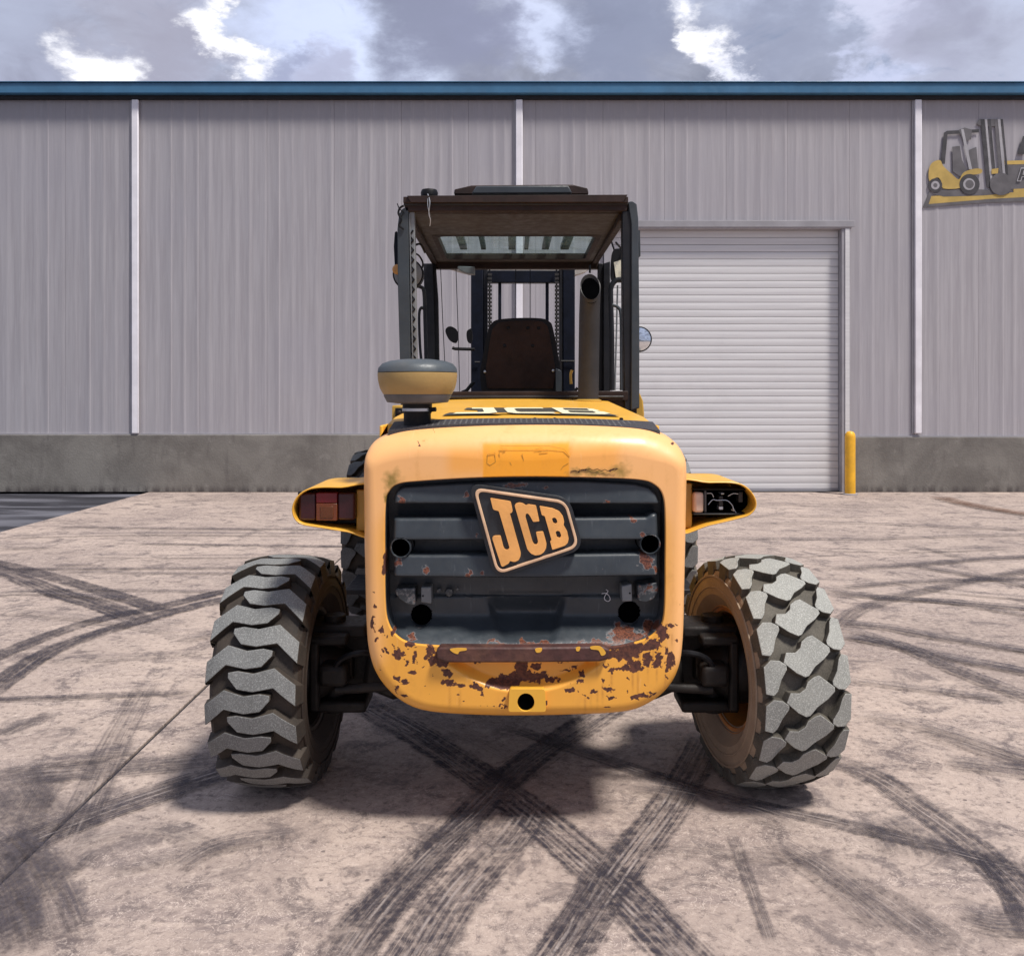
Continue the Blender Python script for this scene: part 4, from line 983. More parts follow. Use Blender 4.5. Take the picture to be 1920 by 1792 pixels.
pbox('post_cover', [(1178,379),(1185,377),(1194,383),(1197,410),(1199,600),(1198.5,764),(1183,769),(1184,600),(1184,420)], CY-.006, CY+.0035, M_POST)
bm = BM(); tube(bm, catmull([at(757,386,CY-.01), at(750,390,CY-.012), at(747,400,CY-.012), at(752,412,CY-.01), at(748,422,CY-.01), at(757,430,CY-.008)], 6), .006, 7); tube(bm, catmull([at(745,382,CY), at(749,392,CY-.012), at(756,398,CY-.012), at(751,408,CY-.012)], 6), .003, 6)
part('cable_tangle', bm, M_BLACK, cab)
# roof
rf = empty('roof', (TX, 5.4, 2.45), cab)
zr0, zr1 = at(0, 397, CY).z, at(0, 397, CY).z-.02
XL, XR = at(764, 0, CY).x, at(1170, 0, CY).x
bm = BM(); prism(bm, [pxl([(757,381),(1178,379),(1176,396),(760,397)], CY)], CY, CY+.05); part('rear_beam', bm, M_BROWN, rf, bevel=.005)
bm = BM(); prism(bm, [pxl([(757,381),(1178,379),(1178,384),(757,386)], CY-.004)], CY-.006, CY-.001); part('beam_edge', bm, M_EXH, rf, bevel=.002)
bm = BM(); prism(bm, [pxl([(762,367),(1177,365),(1168,378.5),(772,380)], CY-.02)], CY-.02, CY+1.7); part('roof_plate_edge', bm, M_BROWN, rf, bevel=.003)
bpy.data.objects.remove(bpy.data.objects[[o.name for o in rf.children if o.name.startswith('roof_plate_edge')][0]])
# ceiling made round the skylight opening
sx0, sx1, sy0, sy1 = -.45, .505, 5.28, 6.10
zc0 = at(0, 397, CY).z; zc1 = 2.418
def cz(Y): return zc0+(zc1-zc0)*(Y-CY)/(FRY-CY)
def slabq(bm, x0, x1, y0, y1, th_=.04):
    vs = [bm.verts.new((x, y, cz(y)+dz)) for x in (x0, x1) for y in (y0, y1) for dz in (0, th_)]
    for f in ((0, 1, 3, 2), (4, 6, 7, 5), (0, 4, 5, 1), (2, 3, 7, 6), (0, 2, 6, 4), (1, 5, 7, 3)): bm.faces.new([vs[i] for i in f])
bm = BM(); ycuts = [(XL, XR, CY+.05, sy0), (XL, XR, sy1, FRY)]
slabq(bm, XL, XR, CY+.051, sy0); part('ceiling_panel', bm, M_CEIL, rf)
bm = BM(); slabq(bm, XL, XR, sy1, FRY); part('ceiling_panel', bm, M_CEIL, rf)
bm = BM(); slabq(bm, XL, sx0, sy0, sy1); part('ceiling_panel', bm, M_CEIL, rf)
bm = BM(); slabq(bm, sx1, XR, sy0, sy1); part('ceiling_panel', bm, M_CEIL, rf)
bm = BM(); 
cs = roundpoly([(sx0, sy0), (sx1, sy0), (sx1, sy1), (sx0, sy1)], .07, 5); co = [(sx0-.03, sy0-.03), (sx1+.03, sy0-.03), (sx1+.03, sy1+.03), (sx0-.03, sy1+.03)]
vs = [bm.verts.new((p[0], p[1], cz(p[1])-.003)) for p in cs]; v2 = [bm.verts.new((p[0], p[1], cz(p[1])-.003)) for p in co]
ee = [bm.edges.new((vs[i], vs[(i+1) % len(vs)])) for i in range(len(vs))]+[bm.edges.new((v2[i], v2[(i+1) % 4])) for i in range(4)]
bmesh.ops.triangle_fill(bm, edges=ee); part('skylight_gasket', bm, M_BROWN, rf)
bm = BM(); vs = [bm.verts.new((x, y, cz(y)+.03)) for x, y in ((sx0, sy0), (sx1, sy0), (sx1, sy1), (sx0, sy1))]; bm.faces.new(vs); part('skylight', bm, M_GLASS, rf)
for xx, wd in ((-.34, .05), (-.20, .035), (.0, .05), (.10, .03), (.235, .05), (.37, .06)):
    bm = BM(); box(bm, xx-wd/2, xx+wd/2, sy0-.1, sy1+.1, 2.50, 2.53); part('reflection_bar', bm, M_POST, rf, bevel=.004)  # bars added in place of the reflections in the roof glass
for s_, xx in ((-1, XL), (1, XR)):
    bm = BM(); box(bm, xx-.02, xx+.02, CY+.05, FRY, 2.405, 2.47); part('side_rail', bm, M_BROWN, rf, bevel=.006)
bm = BM(); box(bm, XL-.02, XR+.03, FRY, FRY+.07, 2.375, 2.47); part('front_beam', bm, M_BROWN, rf, bevel=.006)
bm = BM(); box(bm, XL+.02, XL+.13, CY+.06, 5.25, 2.475, 2.51); box(bm, XL-.02, XR+.02, CY-.02, 5.2, 2.482, 2.515); part('roof_plate', bm, M_BROWN, rf, bevel=.004)
# rain lip that flares above the rear beam, hatch housing, beacon base
bm = BM(); prism(bm, [pxl([(763,367),(1177,365),(1169,379),(770,380)], CY-.03)], CY-.03, CY-.012); part('rain_lip', bm, M_BROWN, rf, bevel=.002)
bm = BM(); prism(bm, [pxl([(851,364),(852,355),(884,347.5),(1073,346),(1102,353),(1104,364)], 4.9)], 4.9, 5.25); part('roof_hatch', bm, M_BROWN, rf, bevel=.006)
bm = BM(); prism(bm, [pxl([(884,363),(893,349),(1066,348),(1073,362)], 4.86)], 4.86, 4.899); part('hatch_front', bm, M_POST, rf, bevel=.006)
bm = BM(); lathe(bm, [(.044, 0), (.046, .02), (.040, .035), (.012, .042)], at(805, 369, 4.68), n=28); part('beacon_base', bm, M_BLACK, rf)
bm = BM(); tube(bm, catmull([at(802,364,4.61), at(806,378,4.58), at(804,400,4.59), at(807,412,4.6), at(806,424,4.62)], 5), .0025, 6); tube(bm, catmull([at(803,366,4.60), at(802,385,4.58), at(806,405,4.59)], 5), .0018, 6); part('beacon_cable', bm, M_STEEL, rf)
# front posts, rails, sill
pbox('front_post', [(794,494),(812,494),(817,730),(799,730)], FRY-.05, FRY+.03, M_FRAME)
pbox('post_inner_channel', [(812.5,494),(816,494),(821,560),(824,730),(817.5,730)], FRY-.03, FRY+.03, M_BLACK)
pbox('front_post', [(1122,494),(1131,494),(1131,734),(1122,734)], FRY-.05, FRY+.03, M_BLACK)
pbox('front_post', [(1132,494),(1144,490),(1144,734),(1131.5,734)], FRY-.07, FRY+.03, M_FRAME)
pbox('rear_sill', [(840,734),(1178,733),(1178,751),(838,751)], CY+.0, CY+.08, M_BROWN)
pbox('sill_edge', [(838,742),(1170,742),(1170,746),(838,747)], CY-.012, CY-.001, M_EXH)
pbox('cab_floor_rear', [(765,752),(1180,752),(1180,900),(765,900)], CY+.02, CY+.06, M_BROWN)
bm = BM(); tube(bm, catmull([at(1168,524,5.9), at(1155,526,5.9), at(1146,538,5.9), at(1145,560,5.9), at(1147,640,5.9), at(1147,732,5.9)], 6), .018, 10); part('grab_rail', bm, M_FRAME, cab)
bm = BM(); tube(bm, catmull([at(1148,572,5.7), at(1158,576,5.7), at(1164,590,5.7), at(1165,650,5.7), at(1165,732,5.7)], 6), .011, 10); part('grab_rail', bm, M_POST, cab)
bm = BM(); tube(bm, catmull([at(1158,535,6.0), at(1156,620,6.0), at(1153,732,6.0)], 6), .006, 8); part('door_edge_rod', bm, M_PALE, cab)
bm = BM(); tube(bm, catmull([at(777,536,5.6), at(788,538,5.6), at(795,548,5.6), at(797,600,5.6), at(799,680,5.6), at(800,740,5.6)], 6), .012, 10); part('grab_rail', bm, M_FRAME, cab)
bm = BM(); tube(bm, catmull([at(795,580,5.6), at(790,577,5.6), at(786,590,5.6), at(787,640,5.6), at(790,675,5.6), at(794,690,5.6)], 6), .009, 10); part('door_handle', bm, M_FRAME, cab)
for P in ([at(826,500,6.2), at(830,600,6.2), at(834,680,6.2)], [at(855,505,6.2), at(859,620,6.2), at(862,734,6.2)], [at(967,505,6.2), at(966,597,6.2)], [at(994,505,6.2), at(994,597,6.2)], [at(1106,497,5.0), at(1106,512,5.0)]):
    bm = BM(); tube(bm, P, .0028 if P[0].y > 6 else .006, 6); part('cable', bm, M_BLACK, cab)
# lamps and mirrors on the posts
def mirror(name, cx_, cy_, rx, ry, Y, glass, arm=None, yaw=0, par=cab):
    e = empty(name, at(cx_, cy_, Y), par)
    k = Y/F; bm = BM(); n = 32
    sh_ = [(at(cx_, cy_, Y).x+rx*k*math.cos(2*math.pi*i/n), at(cx_, cy_, Y).z+ry*k*math.sin(2*math.pi*i/n)) for i in range(n)]
    prism(bm, [sh_], Y, Y+.05); part('housing', bm, M_BLACK, e, bevel=.008)
    c = Vector((at(cx_, cy_, Y).x, at(cx_, cy_, Y).z)); bm = BM(); rows_ = []
    for q in range(6):
        s = .9*(1-q/5); rows_.append([bm.verts.new((c.x+(p[0]-c.x)*max(s, .001), Y-.001-.012*(1-(s/.9)**2), c.y+(p[1]-c.y)*max(s, .001))) for p in sh_])
    for A, B in zip(rows_, rows_[1:]):
        for i in range(n): bm.faces.new((A[i], A[(i+1) % n], B[(i+1) % n], B[i]))
    part('glass', bm, glass, e)
    if arm: bm = BM(); tube(bm, catmull(arm, 5), .009, 8); part('arm', bm, M_FRAME, e)
mirror('round_mirror', 1199, 636, 23.5, 24, 4.95, M_MIRROR, [at(1199,640,5.01), at(1190,645,4.95), at(1182,650,4.68)])
mirror('work_lamp', 765, 514, 29, 29, 4.76, M_PALE, [at(777,500,4.79), at(776,486,4.76), at(770,470,4.68)])
bm = BM(); lathe(bm, [(.028, 0), (.02, -.008), (.001, -.01)], (at(745, 505, 4.735).x, 4.74, at(0, 505, 4.735).z), 'Y', 18); part('amber_reflector', bm, M_AMBER, cab)
bm = BM(); prism(bm, [pxl([(740,435),(744,433),(746,460),(747,500),(740,500),(738,462)], 4.76)], 4.76, 4.82); part('lamp_bracket', bm, M_NAVY, cab, bevel=.004)
bm = BM(); tube(bm, catmull([at(774,462,4.72), at(788,458,4.78), at(797,474,4.82)], 5), .006, 6); tube(bm, catmull([at(775,474,4.72), at(786,480,4.76), at(793,495,4.78), at(788,512,4.78)], 5), .005, 6); part('lamp_cable', bm, M_BLACK, cab)
mr = empty('side_mirror', at(1158, 497, 5.9), cab)
bm = BM(); prism(bm, [pxl(catmull([(a, b, 0) for a, b in [(1150,470),(1158,466),(1172,468),(1176,480),(1176,518),(1170,528),(1152,527),(1146,518),(1147,485)]], 4, True), 5.9)], 5.9, 5.95); part('housing', bm, M_BLACK, mr, bevel=.006)
bm = BM(); prism(bm, [pxl([(1151,492),(1172,485),(1172,516),(1166,524),(1155,522)], 5.893)], 5.893, 5.899); part('glass', bm, simple('side_mirror_glass', (.72, .66, .50), .2, metal=.4, bump=0), mr)
bm = BM(); tube(bm, [at(1152,470,5.92), at(1146,452,5.92)], .006, 6); tube(bm, [at(1170,472,5.92), at(1155,455,5.7)], .007, 6); part('arm', bm, M_BLACK, mr)
bm = BM(); prism(bm, [pxl([(1197,432),(1200,432),(1201,480),(1199,482)], 4.8)], 4.8, 4.85); part('door_trim', bm, M_POST, cab)
pbox('wiper_motor', [(858,499),(890,500),(890,514),(878,513),(866,509),(858,504)], 6.1, 6.18, M_PALE)
# seat
st = empty('seat', at(976, 735, 5.25), cab)
seatP = [(903,735),(900,700),(903,680),(915,620),(922,606),(935,599),(975,596),(1015,597),(1030,603),(1037,616),(1049,680),(1052,700),(1050,735)]
bm = BM(); prism(bm, [pxl([(p.x, p.y) for p in catmull([(a, b, 0) for a, b in seatP], 4)], 5.25)], 5.25, 5.34); part('backrest_frame', bm, M_BLACK, st, bevel=.012)
seat2 = [(914,728),(910,702),(912,684),(921,626),(928,611),(939,604),(975,601),(1011,602),(1023,608),(1029,620),(1040,684),(1041,702),(1037,728)]
bm = BM(); prism(bm, [pxl([(p.x, p.y) for p in catmull([(a, b, 0) for a, b in seat2], 4)], 5.24)], 5.238, 5.249); part('backrest_shell', bm, M_SEAT, st, bevel=.008)
for a, b in ((953,615),(990,615),(1010,615),(946,648),(999,648)):
    c = at(a, b, 5.23); bm = BM(); lathe(bm, [(.011, 0), (.007, -.005), (.001, -.006)], (c.x, 5.238, c.z), 'Y', 12); part('bolt', bm, M_BLACK, st)
for a, b in ((909,697),(1037,695)):
    c = at(a, b, 5.23); bm = BM(); lathe(bm, [(.009, 0), (.007, -.01), (.001, -.012)], (c.x, 5.236, c.z), 'Y', 12); part('bolt', bm, M_STEEL, st)
bm = BM(); box(bm, at(905,0,5.3).x, at(1048,0,5.3).x, 5.34, 5.85, 1.42, 1.54); part('cushion', bm, M_SEAT, st, bevel=.03)
bm = BM(); box(bm, at(915,0,5.3).x, at(1038,0,5.3).x, 5.3, 5.8, 1.15, 1.42); part('seat_base', bm, M_BLACK, st)
pbox('armrest', [(1042,690),(1053,695),(1053,736),(1042,736)], 5.2, 5.5, M_POST, par=st)
# small things at the front of the cab
def blob(name, P, Y, d_, mat, par): 
    bm = BM(); prism(bm, [pxl([(p.x, p.y) for p in catmull([(a, b, 0) for a, b in P], 4, True)], Y)], Y, Y+d_); part(name, bm, mat, par, bevel=.006)
blob('front_mirror', [(835,622),(838,614),(846,612),(856,618),(859,630),(857,640),(852,643),(842,637)], 6.6, .04, M_BLACK, tk)
blob('front_mirror', [(875,622),(880,617),(884,617),(886,630),(884,643),(878,642),(875,634)], 6.6, .04, M_BLACK, tk)
bm = BM(); tube(bm, [at(848,652,6.6), at(853,654,6.6), at(890,655,6.6)], .012, 8); part('mirror_arm', bm, M_BLACK, tk)
bm = BM(); tube(bm, catmull([at(1073,694,6.4), at(1070,702,6.4), at(1071,720,6.4)], 4), .010, 8); part('yellow_lever', bm, M_YEL2, tk)
bm = BM(); box(bm, at(840,0,6.3).x, at(1120,0,6.3).x, 6.1, 6.3, .9, 1.485); part('dashboard', bm, M_BLACK, cab)
bm = BM(); tube(bm, [at(866,736,6.0), at(875,732,6.0), at(883,722,6.0), at(889,716,6.0)], .012, 8); part('control_lever', bm, M_BLACK, cab)
bm = BM(); tube(bm, [at(1083,727,6.0), at(1076,735,6.0)], .010, 8); part('control_lever', bm, M_BLACK, cab)
# cab lower body
for sx in (-.58, .56):
    bm = BM(); box(bm, TX+sx, TX+sx+.04, 4.73, 6.3, 1.345, 1.474); part('side_sill', bm, M_BROWN, cab, bevel=.006)
bm = BM(); box(bm, TX-.62, TX+.62, 4.72, 6.35, .75, 1.34); part('cab_base', bm, M_YEL3, cab, bevel=.02)

# ------------------------------------------------------------------ mast
MY = 7.0
ms = empty('mast', (TX-.02, MY, .3), tk)
def mbox(name, x0, x1, y0, y1, Ya, Yb, mat, zb=None, par=ms):
    bm = BM(); a = at(x0, y0, Ya); b_ = at(x1, y1, Ya); box(bm, a.x, b_.x, Ya, Yb, zb if zb is not None else b_.z, a.z); part(name, bm, mat, par, bevel=.005)
mbox('outer_rail', 883, 906, 492, 0, MY, MY+.14, M_NAVY, .25); mbox('inner_rail', 906.5, 914, 492, 0, MY+.01, MY+.12, M_FRAME, .25)
mbox('outer_rail', 1056, 1078, 492, 0, MY, MY+.14, M_NAVY, .25); mbox('inner_rail', 1049, 1055.5, 492, 0, MY+.01, MY+.12, M_FRAME, .25)
mbox('cross_beam', 914.5, 1048.5, 507, 530, MY+.02, MY+.10, M_NAVY)
mbox('cross_beam', 914.5, 1048.5, 760, 800, MY+.02, MY+.10, M_NAVY); mbox('lift_cylinder', 934, 940, 531, 0, MY+.05, MY+.09, M_NAVY, .4); mbox('lift_cylinder', 1023, 1029, 531, 0, MY+.05, MY+.09, M_NAVY, .4)
for x0 in (914.5, 1040):
    for k in range(28):
        y_ = 515+k*7.4
        c = at(x0+4, y_, MY-.02); bm = BM(); box(bm, c.x-.016, c.x+.016, MY-.03, MY-.01, c.z-.010, c.z+.010); part('chain_link', bm, M_EXH, ms)
    bm = BM(); a = at(x0+2, 500, MY-.015); b_ = at(x0+5, 0, MY-.015); box(bm, a.x, b_.x, MY-.022, MY-.006, .5, a.z); part('chain', bm, M_BLACK, ms)
bm = BM(); prism(bm, [pxl([(824,494),(1110,494),(1108,502),(1096,511),(1078,517),(892,517),(866,511),(840,503)], MY+.25)], MY+.25, MY+.32); part('top_plate', bm, M_BEIGE, ms, bevel=.006)
bm = BM(); tube(bm, [at(890,679,6.98), at(900,679,6.98)], .006, 6); tube(bm, [at(1052,677,6.98), at(1078,677,6.98)], .006, 6); part('rail_clip', bm, M_EXH, ms)
bm = BM(); box(bm, TX-.55, TX+.55, MY+.2, MY+.25, .18, .75); part('fork_carriage', bm, M_FRAME, ms, bevel=.01)
for sx in (-.35, .35):
    bm = BM(); box(bm, TX+sx-.06, TX+sx+.06, MY+.25, MY+.30, .05, .75); box(bm, TX+sx-.06, TX+sx+.06, MY+.301, MY+1.4, .05, .09); part('fork', bm, M_FRAME, ms)

# ------------------------------------------------------------------ lamp housings on both sides of the cowl
LY = 3.0
def lamp(Pout, name):
    e = empty('lamp_housing', at(sum(p[0] for p in Pout)/len(Pout), 955, LY), tk)
    L = [Vector((p.x, p.y)) for p in catmull([(a, b, 0) for a, b in Pout], 5, True)]
    Lw = [Vector(q) for q in pxl([tuple(p) for p in L], LY)]
    inn = offset(Lw, -.0055)
    bm = BM(); prism(bm, [[tuple(p) for p in Lw], [tuple(p) for p in inn]], LY, LY+.30); part('shell', bm, M_YEL2, e, bevel=.003)
    bm = BM(); prism(bm, [[tuple(p) for p in Lw]], LY+.301, LY+.315); part('back', bm, M_YEL3, e)
    return e
le = lamp([(700,912),(640,912),(600,912),(575,917),(556,931),(547,952),(551,972),(566,984),(600,990),(650,998),(700,1004)], 'l')
re_ = lamp([(1270,905),(1330,903),(1378,904),(1402,914),(1417,934),(1418,952),(1406,966),(1385,973),(1330,986),(1270,998)], 'r')
def lbox(name, x0, x1, y0, y1, Ya, Yb, mat, par, bevel=.004):
    bm = BM(); a = at(x0, y0, Ya); b_ = at(x1, y1, Ya); box(bm, a.x, b_.x, Ya, Yb, b_.z, a.z); return part(name, bm, mat, par, bevel=bevel)
lbox('lens', 560, 592, 924, 976, LY+.02, LY+.09, M_DRED, le, .008); lbox('lens', 632.5, 665, 924, 975, LY+.02, LY+.09, M_DRED, le, .008)
lbox('lens', 592.5, 632, 924, 943, LY+.017, LY+.09, M_RED, le, .003); lbox('lens', 592.5, 632, 943.5, 976, LY+.017, LY+.09, M_ORG, le, .003)
lbox('lens_inset', 600, 625, 949, 971, LY+.0145, LY+.02, simple('deep_orange', (.10, .028, .008), .25, bump=0), le, .002)
lbox('lamp_back', 558, 690, 922, 982, LY+.10, LY+.12, M_BLACK, le)
lbox('lamp_box', 1299, 1402, 917, 968, LY+.09, LY+.16, M_VOID, re_); lbox('broken_reflector', 1301, 1320, 923, 962, LY+.03, LY+.088, M_WOOD, re_, .01)
lbox('lamp_frame', 1300, 1400, 962, 966, LY+.03, LY+.088, M_BLACK, re_); lbox('lamp_frame', 1300, 1400, 915.5, 919, LY+.03, LY+.088, M_BLACK, re_); lbox('lamp_frame', 1320.5, 1325, 919.5, 961.5, LY+.04, LY+.088, M_GUN, re_)
for x0, x1, y0, y1, mm in ((1348,1356,930,949,M_EXH),(1348,1356,949.5,956,M_STEEL),(1385,1393,922,942,M_EXH),(1352,1358,924,927,M_STEEL)): lbox('bulb_contact', x0, x1, y0, y1, LY+.05, LY+.088, mm, re_, .002)
for P in ([(1328,946),(1336,937),(1345,938),(1362,938),(1372,946),(1376,955),(1381,962)], [(1371,955),(1376,958),(1374,952)], [(1325,925),(1334,925),(1338,932)], [(1365,930),(1375,925),(1384,926)]):
    bm = BM(); tube(bm, catmull([at(a, b, LY+.045) for a, b in P], 5), .0016, 6); part('wire', bm, M_STEEL, re_)
lbox('inner_web', 1284, 1298, 906, 990, LY+.06, LY+.08, M_YEL3, re_); lbox('inner_web', 668, 690, 918, 996, LY+.06, LY+.08, M_YEL3, le)

# ------------------------------------------------------------------ wheels
def tmap(u, v, r, Rr):  # u across, v along the tread, r radius
    ph = v/Rr; return Vector((u, -r*math.cos(ph), r*math.sin(ph)))
def tyre_body(bm, Rr, W, rr, depth, n=80):
    h = W/2; rb = Rr-depth
    prof = [(rr-.01, -h*.72), (rr+.012, -h*.80), (rr+.03, -h*.88), (rr+(rb-rr)*.35, -h*1.03), (rr+(rb-rr)*.60, -h*1.06), (rr+(rb-rr)*.80, -h*1.02), (rb-.018, -h*.97), (rb-.004, -h*.88), (rb+.003, -h*.5), (rb+.005, 0)]
    prof = prof+[(a, -b) for a, b in prof[-2::-1]]
    start = len(bm.faces); rings = []
    for r_, x_ in prof:
        rings.append([bm.verts.new((x_, -r_*math.cos(2*math.pi*k/n), r_*math.sin(2*math.pi*k/n))) for k in range(n)])
    for i, (A, B) in enumerate(zip(rings, rings[1:])):
        for k in range(n):
            f = bm.faces.new((A[k], A[(k+1) % n], B[(k+1) % n], B[k])); f.material_index = 2 if (i < 6 or i > 11) else 1
def crown(u, W): return .020*(abs(u)/(W/2))**2.4
def block(bm, poly, Rr, W, depth, v0, drop=False, topmi=0, shrink=.90):
    c = Vector((sum(p[0] for p in poly)/len(poly), sum(p[1] for p in poly)/len(poly)))
    top = []; mid = []
    for u, v in poly:
        r = Rr-crown(u, W)
        uu = c.x+(u-c.x)*1.0; vv = c.y+(v-c.y)*1.0
        top.append(bm.verts.new(tmap(uu, v0+vv, r, Rr)))
        ub = c.x+(u-c.x)*1.06; vb = c.y+(v-c.y)*(1.0/shrink*.96)
        ub = max(-W/2*1.0, min(W/2*1.0, ub))
        mid.append(bm.verts.new(tmap(ub, v0+vb, Rr-depth-.012, Rr)))
    n = len(poly)
    f = bm.faces.new(top); f.material_index = topmi
    for i in range(n):
        g_ = bm.faces.new((top[i], top[(i+1) % n], mid[(i+1) % n], mid[i])); g_.material_index = 1
def strip_lug(bm, line, Rr, W, depth, v0, side):
    """curved chevron lug: line of (u, v, half thickness), extended down the shoulder"""
    rows_ = []
    sub = []
    for (a, b_) in zip(line, line[1:]):
        for k in range(3):
            s = k/3; sub.append(tuple(a[i]+(b_[i]-a[i])*s for i in range(3)))
    sub.append(line[-1])
    for u, v, hth in sub:
        r = Rr-crown(u, W); rb = Rr-depth-.012
        rows_.append([bm.verts.new(tmap(u*side, v0+v+hth, r, Rr)), bm.verts.new(tmap(u*side, v0+v-hth, r, Rr)), bm.verts.new(tmap(u*side, v0+v-hth*1.22, rb, Rr)), bm.verts.new(tmap(u*side, v0+v+hth*1.22, rb, Rr))])
    # shoulder drop
    u, v, hth = sub[0]; rs = Rr-.085
    rows_.insert(0, [bm.verts.new(tmap((u-.012)*side, v0+v-.012+hth*1.0, rs, Rr)), bm.verts.new(tmap((u-.012)*side, v0+v-.012-hth*1.0, rs, Rr)), bm.verts.new(tmap((u+.03)*side, v0+v-hth, rs, Rr)), bm.verts.new(tmap((u+.03)*side, v0+v+hth, rs, Rr))])
    for i, (A, B) in enumerate(zip(rows_, rows_[1:])):
        for k in range(4):
            f = bm.faces.new((A[k], A[(k+1) % 4], B[(k+1) % 4], B[k])); f.material_index = 0 if (k == 0 and i > 0) else 1
    bm.faces.new(rows_[0]).material_index = 1; bm.faces.new(rows_[-1][::-1]).material_index = 1
def rim(e, Rr, rr, W, mat, inner_side):
    s = inner_side
    bm = BM(); h = W/2*.80
    prof = [(rr+.012, s*h*1.03), (rr+.018, s*h*1.0), (rr-.004, s*h*.96), (rr-.012, s*h*.8), (rr-.030, s*h*.3), (rr-.034, -s*h*.5), (rr-.004, -s*h*.96), (rr+.016, -s*h*1.0)]
    lathe(bm, prof, (0, 0, 0), 'X', 56, cap=False); part('rim', bm, mat, e, local=True, smooth=40)
    bm = BM(); lathe(bm, [(rr-.033, -s*h*.25), (rr*.6, -s*h*.32), (rr*.45, -s*h*.2), (.001, -s*h*.2)], (0, 0, 0), 'X', 48, cap=False); part('wheel_disc', bm, mat, e, local=True)
def wheel(x, y, Rr, W, rr, mats, kind, inner_side, yaw=0, rimmat=M_RIM, lbl=None, phase=0.0, camber=0):
    e = empty('wheel', (x, y, Rr-.006), tk); e.rotation_euler = (0, R(camber), R(yaw))
    bm = BM(); dp = .040
    tyre_body(bm, Rr, W, rr, dp)
    if kind == 'lug':
        N = 18; pitch = 2*math.pi*Rr/N
        line = [(-.158, -.066, .038), (-.085, -.004, .034), (-.015, -.020, .031), (.040, -.012, .031), (.074, .004, .009)]
        for k in range(N):
            strip_lug(bm, line, Rr, W, dp, k*pitch+phase, 1); strip_lug(bm, line, Rr, W, dp, (k+.5)*pitch+phase, -1)
    else:
        N = 20 if kind == 'block' else 22; pitch = 2*math.pi*Rr/N; q = W/.32
        cen_ = [(u_*1.24, v_*1.12) for u_, v_ in [(-.074, -.018), (-.062, .014), (-.036, .012), (-.018, .026), (-.010, .046), (.010, .060), (.026, .064), (.072, .024), (.072, .010), (.050, -.012), (.018, -.034), (-.004, -.062), (-.016, -.066), (-.040, -.052)]]
        sh_ = [(-.160, -.050), (-.160, .048), (-.134, .072), (-.104, .068), (-.082, .052), (-.082, .036), (-.104, .002), (-.118, -.038), (-.132, -.056)]
        sc = pitch/.135
        for k in range(N):
            jj = random.uniform(-.002, .002)
            block(bm, [(u*q, v*sc*.96) for u, v in cen_], Rr, W, dp, k*pitch+phase+jj)
            block(bm, [(u*q, v*sc*.96) for u, v in sh_], Rr, W, dp, (k+.42)*pitch+phase)
            block(bm, [(-u*q, -v*sc*.96) for u, v in sh_], Rr, W, dp, (k+.60)*pitch+phase)
            # shoulder buttress down the sidewall
            for sd in (-1, 1):
                v0 = (k+(.42 if sd < 0 else .60))*pitch+phase; a = W/2
                vs = [bm.verts.new(tmap(sd*uu, v0+vv, r_, Rr)) for uu, vv, r_ in ((a*1.0, -.032*sc, Rr-.024), (a*1.0, .045*sc, Rr-.024), (a*1.035, .040*sc, Rr-.085), (a*1.035, -.026*sc, Rr-.085), (a*.9, -.032*sc, Rr-.03), (a*.9, .045*sc, Rr-.03), (a*.95, .040*sc, Rr-.085), (a*.95, -.026*sc, Rr-.085))]
                for f_ in ((0, 1, 2, 3), (4, 7, 6, 5), (0, 4, 5, 1), (1, 5, 6, 2), (2, 6, 7, 3), (3, 7, 4, 0)): bm.faces.new([vs[i] for i in f_]).material_index = 1
    o = part('tyre', bm, mats, e, local=True, bevel=.0026 if kind != 'front' else .004, smooth=30)
    if lbl: o['label'] = lbl
    for rr_ in ((Rr-rr)*.42+rr, (Rr-rr)*.62+rr):
        bm = BM(); nn = 72; xx = inner_side*W/2*1.045
        tube(bm, [(xx, -rr_*math.cos(2*math.pi*k/nn), rr_*math.sin(2*math.pi*k/nn)) for k in range(nn+1)], .0045, 6, caps=False); part('sidewall_ring', bm, mats[2], e, local=True)
    rim(e, Rr, rr, W, rimmat, inner_side); return e
wheel(TX-.925, 3.42, .43, .315, .222, [M_TOPL, M_CARG, M_SIDL], 'lug', 1, -2.5, M_RIMD, 'dark tyre with long chevron lugs', .02)
wheel(TX+.91, 3.42, .43, .315, .222, [M_TOPR, M_CARR, M_SIDR], 'block', -1, 9.0, M_RIM, 'pale dusty tyre with chunky block tread and tan sidewall', .03)
wheel(TX-.90, 5.95, .56, .40, .30, [M_TOPF, M_CARL, M_SIDL], 'front', 1, 0, M_RIM)
wheel(TX+.90, 5.95, .56, .40, .30, [M_TOPL, M_CARR, M_SIDR], 'front', -1, 0, M_RIM)

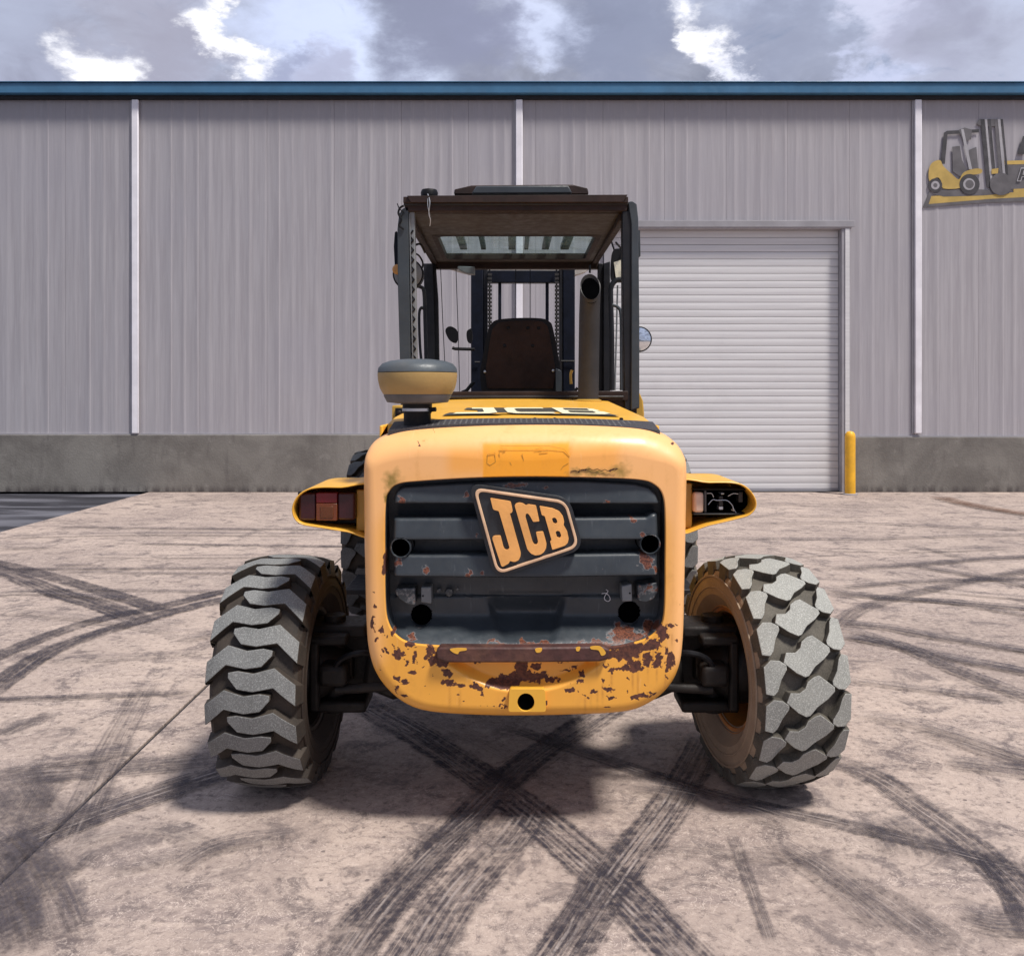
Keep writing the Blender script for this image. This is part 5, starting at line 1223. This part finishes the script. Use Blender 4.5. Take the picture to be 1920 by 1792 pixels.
# rear axle, knuckles
ax = empty('rear_axle', (TX, 3.45, .43), tk)
bm = BM(); prism(bm, [[(TX-.62, .36), (TX-.60, .50), (TX-.40, .56), (TX+.40, .56), (TX+.60, .50), (TX+.62, .36), (TX+.50, .31), (TX+.42, .33), (TX+.2, .36), (TX-.2, .36), (TX-.42, .33), (TX-.50, .31)]], 3.36, 3.54); part('beam', bm, M_GREASE, ax, bevel=.02)
for s in (-1, 1):
    kn = empty('steering_knuckle', (TX+s*.72, 3.42, .43), ax)
    for z0, z1 in ((.555, .60), (.27, .315)):
        bm = BM(); box(bm, *sorted((TX+s*.60, TX+s*.82)), 3.34, 3.52, z0, z1); part('yoke_plate', bm, M_GREASE, kn, bevel=.012)
    bm = BM(); tube(bm, [(TX+s*.735, 3.43, .25), (TX+s*.735, 3.43, .625)], .042, 20); part('kingpin', bm, M_GREASE, kn, bevel=.004)
    bm = BM(); lathe(bm, [(.05, s*.66), (.07, s*.70), (.10, s*.74), (.14, s*.80), (.14, s*.90)], (TX, 3.42, .43), 'X', 32); part('hub_casting', bm, M_GREASE, kn)
    bm = BM(); box(bm, *sorted((TX+s*.765, TX+s*.80)), 3.27, 3.31, .30, .57); box(bm, *sorted((TX+s*.66, TX+s*.80)), 3.27, 3.34, .545, .58); part('steering_arm', bm, M_GREASE, kn, bevel=.01)
    bm = BM(); box(bm, *sorted((TX+s*.655, TX+s*.76)), 3.24, 3.34, .40, .48); part('hub_block', bm, M_GREASE, kn, bevel=.018)
    bm = BM(); tube(bm, catmull([(TX+s*.50, 3.30, .50), (TX+s*.60, 3.24, .53), (TX+s*.68, 3.25, .50), (TX+s*.72, 3.27, .42)], 6), .011, 8); part('hose', bm, M_BLACK, kn)
    bm = BM(); tube(bm, [(TX+s*.30, 3.30, .40), (TX+s*.70, 3.27, .385)], .018, 12); part('tie_rod', bm, M_GREASE, kn)
for P in ([(596,1215),(612,1178),(655,1168),(700,1160),(712,1275),(690,1292),(664,1308),(645,1326),(618,1338),(600,1310)], [(1275,1160),(1300,1166),(1330,1176),(1352,1215),(1350,1300),(1332,1334),(1310,1326),(1290,1306),(1262,1290),(1255,1275)]):
    bm = BM(); prism(bm, [pxl(P, 3.44)], 3.44, 3.56); part('end_casting', bm, M_GREASE, ax, bevel=.02)
fx = empty('chassis', (TX, 4.8, .7), tk)
bm = BM(); box(bm, TX-.45, TX+.45, 3.5, 6.6, .62, 1.0); part('frame', bm, M_GREASE, fx, bevel=.02)
bm = BM(); box(bm, TX-.68, TX+.68, 5.85, 6.05, .46, .68); part('front_axle', bm, M_GREASE, fx, bevel=.02)
bm = BM(); box(bm, TX-.60, TX+.60, 4.55, 5.2, .42, .80); part('fuel_tank', bm, M_BLACK, fx, bevel=.04)
for s in (-1, 1):
    bm = BM(); box(bm, *sorted((TX+s*.60, TX+s*.95)), 4.75, 5.15, .40, .43); part('step', bm, M_FRAME, fx, bevel=.006)
